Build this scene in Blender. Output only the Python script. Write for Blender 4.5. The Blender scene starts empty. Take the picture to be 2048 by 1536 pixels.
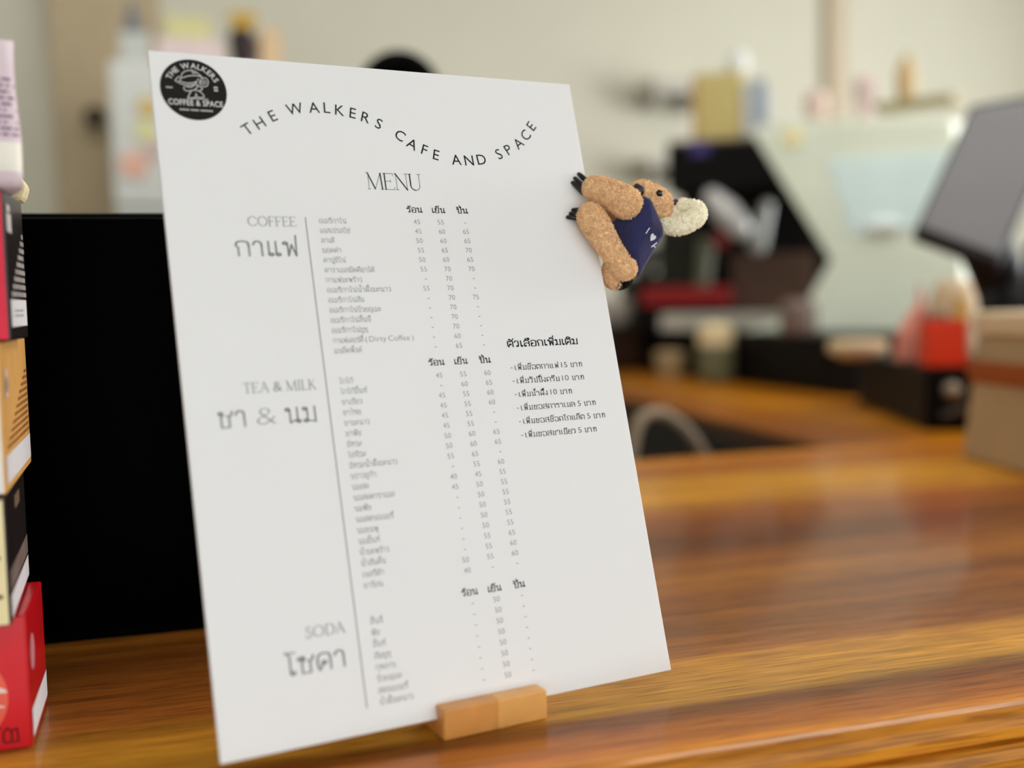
import bpy, bmesh, math, random
from mathutils import Vector, Matrix, Quaternion
from mathutils.bvhtree import BVHTree

random.seed(11)
S = bpy.context.scene
COL = S.collection

# ------------------------------------------------------------------ camera
F = 2228.92                                    # focal length in pixels of the 2048 px wide frame
CAM = Vector((-0.01629, -0.60698, 0.25546))    # world: X along the counter, Y away, Z up; z = 0 is the counter top
RX = Vector((0.95556, -0.29391, -0.02265))     # camera right
RD = Vector((-0.04311, -0.06332, -0.99706))    # camera down
RF = Vector((0.29162, 0.95373, -0.07318))      # camera forward
cd = bpy.data.cameras.new('camera')
cam = bpy.data.objects.new('camera', cd)
COL.objects.link(cam)
back = -RF.normalized()
up = -RD
right = up.cross(back).normalized()
up = back.cross(right)
cam.matrix_world = Matrix(((right.x, up.x, back.x, CAM.x), (right.y, up.y, back.y, CAM.y),
                           (right.z, up.z, back.z, CAM.z), (0, 0, 0, 1)))
cd.sensor_width = 36
cd.lens = 36 * F / 2048
cd.clip_start = 0.02
cd.dof.use_dof = True
cd.dof.focus_distance = 0.752
cd.dof.aperture_fstop = cd.lens / 18.5
S.camera = cam

# ------------------------------------------------------------------ light
S.view_settings.view_transform = 'Standard'
S.view_settings.look = 'None'
S.view_settings.gamma = 1
S.view_settings.exposure = 0.0
S.cycles.diffuse_bounces = 7          # plush pile and bright walls keep their light
w = bpy.data.worlds.new('daylight')
S.world = w
w.use_nodes = True
bg = w.node_tree.nodes['Background']
bg.inputs[0].default_value = (0.93, 0.97, 1.0, 1)
bg.inputs[1].default_value = 2.35


def area(name, loc, rot, sx, sy, power, col=(1, 1, 1)):
    l = bpy.data.lights.new(name, 'AREA')
    l.shape = 'RECTANGLE'
    l.size, l.size_y, l.energy, l.color = sx, sy, power, col
    o = bpy.data.objects.new(name, l)
    o.location = loc
    o.rotation_euler = rot
    COL.objects.link(o)
    return o


area('ceiling_fill', (1.6, 0.9, 1.93), (0, 0, 0), 1.2, 0.6, 22, (1, 0.97, 0.92))  # unseen panel, added as top light over the counter
area('ceiling_fill', (-0.2, 2.3, 1.93), (0, 0, 0), 1.2, 0.6, 14, (1, 0.98, 0.95))  # unseen panel, added as fill for the fridge and back left
area('window_daylight', (4.55, 1.2, 0.75), (0, math.radians(90), 0), 1.7, 2.6, 100, (0.98, 0.99, 1))


# ------------------------------------------------------------------ helpers
def px(u, v):
    return RX * (u - 1024) + RD * (v - 768) + RF * F


def at(u, v, d):
    """point seen at pixel (u, v) standing d metres in front of the camera"""
    return CAM + px(u, v) * (d / F)


def onz(u, v, z=0.0):
    r = px(u, v)
    return CAM + r * ((z - CAM.z) / r.z)


def ony(u, v, y):
    r = px(u, v)
    return CAM + r * ((y - CAM.y) / r.y)


def lin(c):
    return c / 12.92 if c <= 0.04045 else ((c + 0.055) / 1.055) ** 2.4


def rgb(r, g, b):
    return (lin(r / 255), lin(g / 255), lin(b / 255), 1)


MATS = {}


def mat(name, col, rough=0.55, spec=0.5, metal=0.0, coat=0.0, vary=0.08, scale=40, bump=0.0, trans=0.0,
        alpha=1.0, sheen=0.0):
    if name in MATS:
        return MATS[name]
    m = bpy.data.materials.new(name)
    m.use_nodes = True
    nt = m.node_tree
    b = nt.nodes['Principled BSDF']
    c = rgb(*col)
    tc = nt.nodes.new('ShaderNodeTexCoord')
    n = nt.nodes.new('ShaderNodeTexNoise')
    n.inputs['Scale'].default_value = scale
    n.inputs['Detail'].default_value = 4
    nt.links.new(tc.outputs['Object'], n.inputs['Vector'])
    r = nt.nodes.new('ShaderNodeValToRGB')
    r.color_ramp.elements[0].position = 0.3
    r.color_ramp.elements[1].position = 0.7
    r.color_ramp.elements[0].color = tuple(x * (1 - vary) for x in c[:3]) + (1,)
    r.color_ramp.elements[1].color = tuple(min(1, x * (1 + vary)) for x in c[:3]) + (1,)
    nt.links.new(n.outputs['Fac'], r.inputs['Fac'])
    nt.links.new(r.outputs['Color'], b.inputs['Base Color'])
    b.inputs['Roughness'].default_value = rough
    b.inputs['Specular IOR Level'].default_value = spec
    b.inputs['Metallic'].default_value = metal
    b.inputs['Coat Weight'].default_value = coat
    b.inputs['Coat Roughness'].default_value = 0.08
    b.inputs['Transmission Weight'].default_value = trans
    b.inputs['Alpha'].default_value = alpha
    if sheen:
        b.inputs['Sheen Weight'].default_value = sheen
        b.inputs['Sheen Roughness'].default_value = 0.5
    if bump:
        bn = nt.nodes.new('ShaderNodeBump')
        bn.inputs['Strength'].default_value = bump
        bn.inputs['Distance'].default_value = 0.002
        nt.links.new(n.outputs['Fac'], bn.inputs['Height'])
        nt.links.new(bn.outputs['Normal'], b.inputs['Normal'])
    MATS[name] = m
    return m


def wood(name, stops, axis='Y', grain=(2.2, 60, 60), rough=0.16, coat=0.6, dark=0.55, lo=-0.1, hi=1.1):
    """plank wood; stops = [(position across the planks in metres, (r, g, b))]; the grain runs across `axis`"""
    m = bpy.data.materials.new(name)
    m.use_nodes = True
    nt = m.node_tree
    L = nt.links.new
    b = nt.nodes['Principled BSDF']
    tc = nt.nodes.new('ShaderNodeTexCoord')
    sep = nt.nodes.new('ShaderNodeSeparateXYZ')
    L(tc.outputs['Object'], sep.inputs[0])
    mp = nt.nodes.new('ShaderNodeMapping')
    mp.inputs['Scale'].default_value = grain
    L(tc.outputs['Object'], mp.inputs['Vector'])
    n1 = nt.nodes.new('ShaderNodeTexNoise')
    n1.inputs['Scale'].default_value = 1.0
    n1.inputs['Detail'].default_value = 8
    n1.inputs['Roughness'].default_value = 0.62
    n1.inputs['Distortion'].default_value = 0.5
    L(mp.outputs[0], n1.inputs['Vector'])
    mp2 = nt.nodes.new('ShaderNodeMapping')
    mp2.inputs['Scale'].default_value = tuple(g * 0.22 for g in grain)
    L(tc.outputs['Object'], mp2.inputs['Vector'])
    n2 = nt.nodes.new('ShaderNodeTexNoise')
    n2.inputs['Scale'].default_value = 1.0
    n2.inputs['Detail'].default_value = 3
    L(mp2.outputs[0], n2.inputs['Vector'])
    # position across the planks, slightly warped
    wv = nt.nodes.new('ShaderNodeMath'); wv.operation = 'MULTIPLY_ADD'
    L(n2.outputs['Fac'], wv.inputs[0]); wv.inputs[1].default_value = 0.05
    L(sep.outputs[axis], wv.inputs[2])
    mr = nt.nodes.new('ShaderNodeMapRange')
    mr.inputs['From Min'].default_value = lo + 0.025
    mr.inputs['From Max'].default_value = hi + 0.025
    L(wv.outputs[0], mr.inputs['Value'])
    rp = nt.nodes.new('ShaderNodeValToRGB')
    els = rp.color_ramp.elements
    for i, (p, c) in enumerate(stops):
        q = (p - lo) / (hi - lo)
        e = els[i] if i < 2 else els.new(q)
        e.position = q
        e.color = rgb(*c)
    L(mr.outputs[0], rp.inputs['Fac'])
    g = nt.nodes.new('ShaderNodeValToRGB')
    g.color_ramp.elements[0].position = 0.30
    g.color_ramp.elements[0].color = (dark, dark * 0.96, dark * 0.9, 1)
    g.color_ramp.elements[1].position = 0.62
    g.color_ramp.elements[1].color = (1, 1, 1, 1)
    L(n1.outputs['Fac'], g.inputs['Fac'])
    g2 = nt.nodes.new('ShaderNodeValToRGB')
    g2.color_ramp.elements[0].position = 0.33
    g2.color_ramp.elements[0].color = (0.70, 0.66, 0.58, 1)
    g2.color_ramp.elements[1].position = 0.66
    g2.color_ramp.elements[1].color = (1.3, 1.28, 1.2, 1)
    L(n2.outputs['Fac'], g2.inputs['Fac'])
    mx = nt.nodes.new('ShaderNodeMix'); mx.data_type = 'RGBA'; mx.blend_type = 'MULTIPLY'
    mx.inputs[0].default_value = 1
    L(rp.outputs[0], mx.inputs[6]); L(g.outputs[0], mx.inputs[7])
    mx2 = nt.nodes.new('ShaderNodeMix'); mx2.data_type = 'RGBA'; mx2.blend_type = 'MULTIPLY'
    mx2.inputs[0].default_value = 1
    L(mx.outputs[2], mx2.inputs[6]); L(g2.outputs[0], mx2.inputs[7])
    mp3 = nt.nodes.new('ShaderNodeMapping')
    mp3.inputs['Scale'].default_value = tuple(g_ * 9 for g_ in grain)
    L(tc.outputs['Object'], mp3.inputs['Vector'])
    n3 = nt.nodes.new('ShaderNodeTexNoise')
    n3.inputs['Scale'].default_value = 1.0
    n3.inputs['Detail'].default_value = 2
    L(mp3.outputs[0], n3.inputs['Vector'])
    g3 = nt.nodes.new('ShaderNodeValToRGB')
    g3.color_ramp.elements[0].position = 0.38
    g3.color_ramp.elements[0].color = (0.66, 0.6, 0.52, 1)
    g3.color_ramp.elements[1].position = 0.52
    g3.color_ramp.elements[1].color = (1.05, 1.05, 1.05, 1)
    L(n3.outputs['Fac'], g3.inputs['Fac'])
    mx3 = nt.nodes.new('ShaderNodeMix'); mx3.data_type = 'RGBA'; mx3.blend_type = 'MULTIPLY'
    mx3.inputs[0].default_value = 1
    L(mx2.outputs[2], mx3.inputs[6]); L(g3.outputs[0], mx3.inputs[7])
    L(mx3.outputs[2], b.inputs['Base Color'])
    b.inputs['Roughness'].default_value = 0.45
    b.inputs['Specular IOR Level'].default_value = 0.12
    b.inputs['Coat Weight'].default_value = coat
    b.inputs['Coat Roughness'].default_value = rough
    bp = nt.nodes.new('ShaderNodeBump')
    bp.inputs['Strength'].default_value = 0.12
    bp.inputs['Distance'].default_value = 0.0006
    L(n1.outputs['Fac'], bp.inputs['Height'])
    L(bp.outputs[0], b.inputs['Normal'])
    MATS[name] = m
    return m


def tag(o, label, cat, group=None):
    o['label'] = label
    o['category'] = cat
    if group:
        o['group'] = group
    return o


def struct(o):
    o['kind'] = 'structure'
    return o


def thing(name, label, cat, loc=(0, 0, 0), rotz=0.0, group=None, m=None):
    o = bpy.data.objects.new(name, None)
    o.empty_display_size = 0.03
    COL.objects.link(o)
    if m is not None:
        o.matrix_world = m
    else:
        o.location = loc
        o.rotation_euler = (0, 0, rotz)
    return tag(o, label, cat, group)


def obj(name, bm, m, parent=None, smooth=False, bevel=0.0, seg=2, angle=35):
    me = bpy.data.meshes.new(name)
    bmesh.ops.recalc_face_normals(bm, faces=bm.faces)
    bm.to_mesh(me)
    bm.free()
    for mm in (m if isinstance(m, (list, tuple)) else [m]):
        me.materials.append(mm)
    if smooth:
        for p in me.polygons:
            p.use_smooth = True
    o = bpy.data.objects.new(name, me)
    COL.objects.link(o)
    if parent is not None:
        o.parent = parent
    if bevel:
        md = o.modifiers.new('bevel', 'BEVEL')
        md.width = bevel
        md.segments = seg
        md.limit_method = 'ANGLE'
        md.angle_limit = math.radians(angle)
        md.harden_normals = False
    return o


def flat(name, polys, m, parent=None, z=0.0):
    """print on a surface: polys = list of closed 2-D outlines (convex)"""
    me = bpy.data.meshes.new(name)
    vs, fs = [], []
    for p in polys:
        a = sum(p[i][0] * p[(i + 1) % len(p)][1] - p[(i + 1) % len(p)][0] * p[i][1] for i in range(len(p)))
        if a < 0:
            p = p[::-1]
        fs.append(list(range(len(vs), len(vs) + len(p))))
        vs += [(q[0], q[1], z) for q in p]
    me.from_pydata(vs, [], fs)
    me.materials.append(m)
    o = bpy.data.objects.new(name, me)
    COL.objects.link(o)
    if parent is not None:
        o.parent = parent
    return o


def add_box(bm, x0, x1, y0, y1, z0, z1, m=None):
    vs = [Vector((x, y, z)) for x in (x0, x1) for y in (y0, y1) for z in (z0, z1)]
    if m is not None:
        vs = [m @ v for v in vs]
    v = [bm.verts.new(c) for c in vs]
    for f in ((0, 1, 3, 2), (4, 6, 7, 5), (0, 4, 5, 1), (2, 3, 7, 6), (0, 2, 6, 4), (1, 5, 7, 3)):
        bm.faces.new([v[i] for i in f])
    return bm


def box(x0, x1, y0, y1, z0, z1, m=None):
    return add_box(bmesh.new(), x0, x1, y0, y1, z0, z1, m)


def add_prism(bm, poly, vec):
    """extrude the 3-D polygon by vec"""
    a = [bm.verts.new(p) for p in poly]
    b = [bm.verts.new(Vector(p) + Vector(vec)) for p in poly]
    bm.faces.new(a)
    bm.faces.new(b[::-1])
    n = len(a)
    for i in range(n):
        bm.faces.new((a[i], b[i], b[(i + 1) % n], a[(i + 1) % n]))
    return bm


def prism(poly, vec):
    return add_prism(bmesh.new(), [Vector(p) for p in poly], vec)


def add_lathe(bm, prof, c=(0, 0, 0), n=28, m=None):
    rings = []
    for r, z in prof:
        ring = []
        for i in range(n):
            a = 2 * math.pi * i / n
            p = Vector((c[0] + r * math.cos(a), c[1] + r * math.sin(a), c[2] + z))
            ring.append(bm.verts.new(m @ p if m is not None else p))
        rings.append(ring)
    for a, b in zip(rings, rings[1:]):
        for i in range(n):
            bm.faces.new((a[i], a[(i + 1) % n], b[(i + 1) % n], b[i]))
    bm.faces.new(rings[0][::-1])
    bm.faces.new(rings[-1])
    return bm


def lathe(prof, c=(0, 0, 0), n=28, m=None):
    return add_lathe(bmesh.new(), prof, c, n, m)


def catmull(pts, k=6):
    pts = [Vector(p) for p in pts]
    out = []
    for i in range(len(pts) - 1):
        p0 = pts[max(i - 1, 0)]
        p1, p2 = pts[i], pts[i + 1]
        p3 = pts[min(i + 2, len(pts) - 1)]
        for j in range(k):
            t = j / k
            out.append(0.5 * ((2 * p1) + (p2 - p0) * t + (2 * p0 - 5 * p1 + 4 * p2 - p3) * t * t
                              + (3 * p1 - p0 - 3 * p2 + p3) * t ** 3))
    out.append(pts[-1])
    return out


def add_tube(bm, pts, rads, n=14, cap=4):
    """round tube with hemispherical ends; rads = one radius or one per point"""
    pts = [Vector(p) for p in pts]
    if not isinstance(rads, (list, tuple)):
        rads = [rads] * len(pts)
    d0 = (pts[1] - pts[0]).normalized()
    d1 = (pts[-1] - pts[-2]).normalized()
    P, Rr = [], []
    for j in range(cap, 0, -1):
        a = math.pi / 2 * j / (cap + 0.35)
        P.append(pts[0] - d0 * rads[0] * math.sin(a)); Rr.append(rads[0] * math.cos(a))
    P += pts; Rr += list(rads)
    for j in range(1, cap + 1):
        a = math.pi / 2 * j / (cap + 0.35)
        P.append(pts[-1] + d1 * rads[-1] * math.sin(a)); Rr.append(rads[-1] * math.cos(a))
    t = d0
    ref = t.orthogonal().normalized()
    rings = []
    for i, p in enumerate(P):
        q = (P[min(i + 1, len(P) - 1)] - P[max(i - 1, 0)]).normalized()
        ref = (ref - q * ref.dot(q)).normalized()
        s = q.cross(ref)
        rings.append([bm.verts.new(p + (ref * math.cos(2 * math.pi * k / n) + s * math.sin(2 * math.pi * k / n)) * Rr[i])
                      for k in range(n)])
    for a, b in zip(rings, rings[1:]):
        for k in range(n):
            bm.faces.new((a[k], a[(k + 1) % n], b[(k + 1) % n], b[k]))
    bm.faces.new(rings[0][::-1])
    bm.faces.new(rings[-1])
    return bm


def tube(pts, rads, n=14):
    return add_tube(bmesh.new(), pts, rads, n)


def add_ball(bm, c, r, m3=None, sub=3):
    """ellipsoid: r = three radii, m3 = optional rotation"""
    if not isinstance(r, (list, tuple)):
        r = (r, r, r)
    M = Matrix.Translation(Vector(c)) @ (m3.to_4x4() if m3 is not None else Matrix.Identity(4)) @ Matrix.Diagonal((*r, 1))
    bmesh.ops.create_icosphere(bm, subdivisions=sub, radius=1, matrix=M)
    return bm


def evaluated(o):
    dg = bpy.context.evaluated_depsgraph_get()
    dg.update()
    return bpy.data.meshes.new_from_object(o.evaluated_get(dg))


# ------------------------------------------------------------------ lettering
def ribbon(pts, t, closed=False, ext=True):
    """quads along a 2-D polyline of thickness t (t may be a list per segment)"""
    out = []
    n = len(pts)
    segs = [(pts[i], pts[(i + 1) % n]) for i in range(n if closed else n - 1)]
    for i, (a, b) in enumerate(segs):
        th = (t[i] if isinstance(t, (list, tuple)) else t) / 2
        dx, dy = b[0] - a[0], b[1] - a[1]
        l = math.hypot(dx, dy)
        if l < 1e-9:
            continue
        dx, dy = dx / l, dy / l
        e = th * 0.8 if ext else 0
        ax, ay, bx, by = a[0] - dx * e, a[1] - dy * e, b[0] + dx * e, b[1] + dy * e
        out.append([(ax - dy * th, ay + dx * th), (ax + dy * th, ay - dx * th), (bx + dy * th, by - dx * th), (bx - dy * th, by + dx * th)])
    return out


def smooth2(pts, k=4):
    return [(p.x, p.y) for p in catmull([(a, b, 0) for a, b in pts], k)]


# looped Thai letters as strokes: 's' smooth, 'p' straight, 'o' head loop; consonant height 1
T = {
    'ก': (.68, ['p .12 0 .12 .58 .02 .7', 's .02 .7 .09 .94 .32 1 .54 .92 .58 .65', 'p .58 .65 .58 0']),
    'ข': (.62, ['o .13 .88', 'p .22 .84 .1 .6 .14 .5 .14 0 .52 0 .52 1']),
    'ค': (.68, ['s .1 0 .06 .5 .12 .92 .34 1 .54 .92 .58 .6', 'p .58 .6 .58 0', 'p .1 .06 .24 .42', 'o .32 .5']),
    'ฆ': (.7, ['o .12 .88', 'p .22 .86 .22 0 .6 0 .6 1']),
    'ง': (.5, ['o .26 .88', 'p .36 .88 .36 .02 .28 .02 .02 .42']),
    'จ': (.64, ['s .03 .78 .12 .98 .34 1 .54 .9 .57 .5 .54 0', 'p .54 0 .4 0 .22 .4', 'o .16 .48']),
    'ฉ': (.7, ['o .16 .84', 's .05 .8 .14 .98 .36 1 .52 .88 .54 .5', 'p .54 .5 .54 .18 .2 .02 .16 .14 .3 .3', 'o .6 .1']),
    'ช': (.68, ['o .12 .88', 'p .21 .84 .13 .6 .13 0 .48 0 .48 .7', 's .48 .7 .58 .78 .62 1', 'p .36 .72 .48 .72']),
    'ซ': (.7, ['o .1 .86', 'p .19 .86 .24 .98 .28 .84 .16 .6 .16 0 .5 0 .5 .7', 's .5 .7 .6 .78 .64 1', 'p .38 .72 .5 .72']),
    'ฌ': (.8, ['o .12 .88', 'p .2 .9 .2 0 .6 0 .6 1']),
    'ด': (.68, ['p .12 0 .06 .2', 's .06 .2 .04 .6 .12 .92 .34 1 .54 .92 .58 .6', 'p .58 .6 .58 0', 'p .12 .02 .26 .36', 'o .32 .44']),
    'ต': (.68, ['p .12 0 .06 .2', 's .06 .2 .04 .6 .08 .94 .2 1 .32 .86', 's .32 .86 .44 1 .56 .92 .58 .6', 'p .58 .6 .58 0', 'p .12 .02 .26 .36', 'o .32 .44']),
    'ท': (.68, ['o .12 .88', 'p .22 .88 .22 0', 's .22 .4 .34 .9 .46 1 .56 .9 .58 .6', 'p .58 .6 .58 0']),
    'น': (.74, ['o .12 .88', 'p .22 .88 .22 0', 'p .22 .04 .5 .2', 'p .56 1 .56 .16', 'o .6 .1']),
    'บ': (.66, ['o .12 .88', 'p .21 .88 .21 0 .56 0 .56 1']),
    'ป': (.66, ['o .12 .88', 'p .21 .88 .21 0 .56 0 .56 1.38']),
    'ผ': (.66, ['p .1 .8 .1 0 .32 .48 .54 0 .54 1', 'o .2 .88']),
    'ฝ': (.66, ['p .1 .8 .1 0 .32 .48 .54 0 .54 1.38', 'o .2 .88']),
    'พ': (.74, ['o .12 .88', 'p .22 .88 .24 0 .4 .78 .56 0 .62 1']),
    'ฟ': (.74, ['o .12 .88', 'p .22 .88 .24 0 .4 .78 .58 0 .62 1.42']),
    'ม': (.68, ['o .12 .88', 'p .22 .88 .22 .14', 'o .14 .1', 'p .22 .1 .58 .04', 'p .58 0 .58 1']),
    'ย': (.66, ['o .16 .88', 's .24 .84 .09 .68 .14 .54 .32 .5', 's .2 .5 .07 .36 .08 .08 .18 0', 'p .18 0 .54 0 .54 1']),
    'ร': (.54, ['s .03 .74 .07 .94 .22 .96 .44 1', 's .03 .74 .24 .8 .38 .62 .4 .2', 'o .3 .1']),
    'ล': (.68, ['s .05 .78 .14 .98 .36 1 .56 .86 .58 .5', 'p .58 .5 .58 0', 's .08 .14 .08 .4 .2 .56 .42 .56 .58 .44', 'o .17 .1']),
    'ว': (.54, ['s .03 .76 .1 .97 .26 1 .4 .88 .42 .5 .4 .12', 'o .3 .1']),
    'ส': (.7, ['s .05 .78 .14 .98 .36 1 .56 .86 .58 .5', 'p .58 .5 .58 0', 's .08 .14 .08 .4 .2 .56 .42 .56 .58 .44', 'o .17 .1', 'p .46 .9 .66 1.16']),
    'ห': (.7, ['o .12 .88', 'p .22 .88 .22 0', 'p .22 .28 .46 .7', 'o .5 .82', 'p .46 .74 .58 .52 .58 0']),
    'อ': (.66, ['s .05 .8 .16 .98 .34 1 .54 .88 .57 .5 .54 0', 'p .54 0 .12 0', 's .12 0 .07 .2 .1 .44', 'o .17 .5']),
    'ฮ': (.68, ['s .05 .8 .16 .96 .3 .94 .6 1.15', 's .3 .94 .52 .9 .57 .5 .54 0', 'p .54 0 .12 0', 's .12 0 .07 .2 .1 .44', 'o .17 .5']),
    'ะ': (.46, ['o .1 .78', 's .18 .7 .3 .72 .38 .9', 'o .1 .3', 's .18 .22 .3 .24 .38 .42']),
    'า': (.54, ['s .03 .76 .12 .97 .26 1 .38 .88 .4 .6', 'p .4 .6 .4 0']),
    'เ': (.34, ['p .1 1 .1 .14', 'o .19 .1']),
    'แ': (.66, ['p .1 1 .1 .14', 'o .19 .1', 'p .42 1 .42 .14', 'o .51 .1']),
    'โ': (.46, ['p .2 .14 .2 1.14 .02 1.34 .42 1.3', 'o .29 .1']),
    'ไ': (.42, ['p .28 0 .28 1.14', 's .28 1.14 .12 1.22 .1 1.4 .22 1.44 .24 1.34']),
}
ABOVE = {
    'ิ': ['s -.54 1.14 -.46 1.32 -.28 1.34 -.1 1.14', 'p -.54 1.14 -.1 1.14'],
    'ี': ['s -.54 1.14 -.46 1.32 -.28 1.34 -.1 1.14', 'p -.54 1.14 -.1 1.14 -.1 1.4'],
    'ึ': ['s -.54 1.14 -.46 1.32 -.28 1.34 -.1 1.14', 'p -.54 1.14 -.1 1.14', 'o -.14 1.3 .07'],
    'ื': ['s -.54 1.14 -.46 1.32 -.28 1.34 -.1 1.14', 'p -.54 1.14 -.1 1.14 -.1 1.42', 'p -.22 1.24 -.22 1.42'],
    'ั': ['o -.46 1.28 .07', 's -.4 1.26 -.34 1.14 -.16 1.18 -.06 1.4'],
    '็': ['s -.5 1.14 -.52 1.3 -.4 1.26 -.3 1.16 -.14 1.14', 's -.44 1.36 -.3 1.42 -.16 1.36 -.04 1.44'],
}
TONE = {'่': ['p -.14 1.14 -.14 1.36'], '้': ['o -.36 1.32 .05', 's -.31 1.3 -.3 1.14 -.16 1.18 -.04 1.38'],
        '๊': ['o -.44 1.3 .05', 's -.4 1.24 -.34 1.38 -.28 1.2 -.2 1.38 -.04 1.4'], '์': ['o -.2 1.24 .07', 'p -.16 1.3 -.02 1.44']}
BELOW = {'ุ': ['p -.14 -.12 -.14 -.38', 'o -.19 -.16 .05'], 'ู': ['p -.34 -.12 -.34 -.36 -.12 -.36 -.12 -.12', 'o -.38 -.16 .05']}


def strokes(defs, ox, oy, t, loops, out):
    for d in defs:
        k = d.split()
        v = [float(a) for a in k[1:]]
        if k[0] == 'o':
            if loops:
                r = (v[2] if len(v) > 2 else .1) - t * .15
                c = [(ox + v[0] + r * math.cos(a * math.pi / 5), oy + v[1] + r * math.sin(a * math.pi / 5)) for a in range(10)]
                out += ribbon(c, t, True)
            elif v[1] > .7:
                out += ribbon([(ox + v[0] - .03, oy + 1 - t / 2), (ox + v[0] + .09, oy + 1 - t / 2)], t)
            elif v[1] < .2:
                out += ribbon([(ox + v[0] - .07, oy + t / 2), (ox + v[0] + .09, oy + t / 2)], t)
        else:
            p = [(ox + v[i], oy + v[i + 1]) for i in range(0, len(v), 2)]
            out += ribbon(smooth2(p) if k[0] == 's' else p, t)


_gl = {}


def bglyph(s, off=0.0, space=1.0):
    """Latin lettering from Blender's own font: (outlines, width) at cap height 1"""
    key = (s, off, space)
    if key in _gl:
        return _gl[key]
    c = bpy.data.curves.new('t', 'FONT')
    c.body = s
    c.size = 1 / .682
    c.offset = off
    c.space_character = space
    c.resolution_u = 3
    o = bpy.data.objects.new('t', c)
    COL.objects.link(o)
    dg = bpy.context.evaluated_depsgraph_get()
    dg.update()
    me = o.evaluated_get(dg).to_mesh()
    polys = [[(me.vertices[i].co.x, me.vertices[i].co.y) for i in p.vertices] for p in me.polygons]
    o.evaluated_get(dg).to_mesh_clear()
    bpy.data.objects.remove(o)
    bpy.data.curves.remove(c)
    xs = [q[0] for p in polys for q in p] or [0]
    r = (polys, min(xs), max(xs))
    _gl[key] = r
    return r


def thai(s, t=.09, loops=True, latin_off=0.0, latin_h=1.15, latin_w=1.15):
    """(outlines, width) of a line of Thai (and Latin) lettering at consonant height 1"""
    out, x = [], 0.0
    upper = False
    tall = 0.0
    i = 0
    while i < len(s):
        ch = s[i]
        if ch in T:
            wd, defs = T[ch]
            strokes(defs, x, 0, t, loops, out)
            x += wd + .06
            upper = False
            tall = -.16 if ch in 'ปฝฟ' else 0.0
        elif ch == 'ำ':
            strokes(['o -.16 1.26 .08'], x - .02 + tall, 0, t, True, out)
            strokes(T['า'][1], x, 0, t, loops, out)
            x += T['า'][0] + .06
        elif ch in ABOVE:
            strokes(ABOVE[ch], x - .02 + tall, 0, t, True, out)
            upper = True
        elif ch in TONE:
            hi = .3 if upper or (i + 1 < len(s) and s[i + 1] == 'ำ') else 0
            strokes(TONE[ch], x - .02 + tall, hi, t, loops, out)
        elif ch in BELOW:
            strokes(BELOW[ch], x - .02, 0, t, loops, out)
        elif ch == ' ':
            x += .34
        else:
            j = i
            while j < len(s) and (s[j] not in T and s[j] != ' '):
                j += 1
            polys, a, b = bglyph(s[i:j], latin_off)
            out += [[(x + (q[0] - a) * latin_w, q[1] * latin_h) for q in p] for p in polys]
            x += (b - a) * latin_w + .1
            i = j - 1
        i += 1
    return out, x - .06


def put(polys, x, y, s, sx=None, ang=0.0):
    sx = s if sx is None else sx
    c, n = math.cos(ang), math.sin(ang)
    return [[(x + (q[0] * sx) * c - (q[1] * s) * n, y + (q[0] * sx) * n + (q[1] * s) * c) for q in p] for p in polys]


def arcs(cx, cy, rx, ry, a0, a1, n=18):
    return [(cx + rx * math.cos(math.radians(a0 + (a1 - a0) * i / n)), cy + ry * math.sin(math.radians(a0 + (a1 - a0) * i / n)))
            for i in range(n + 1)]


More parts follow.
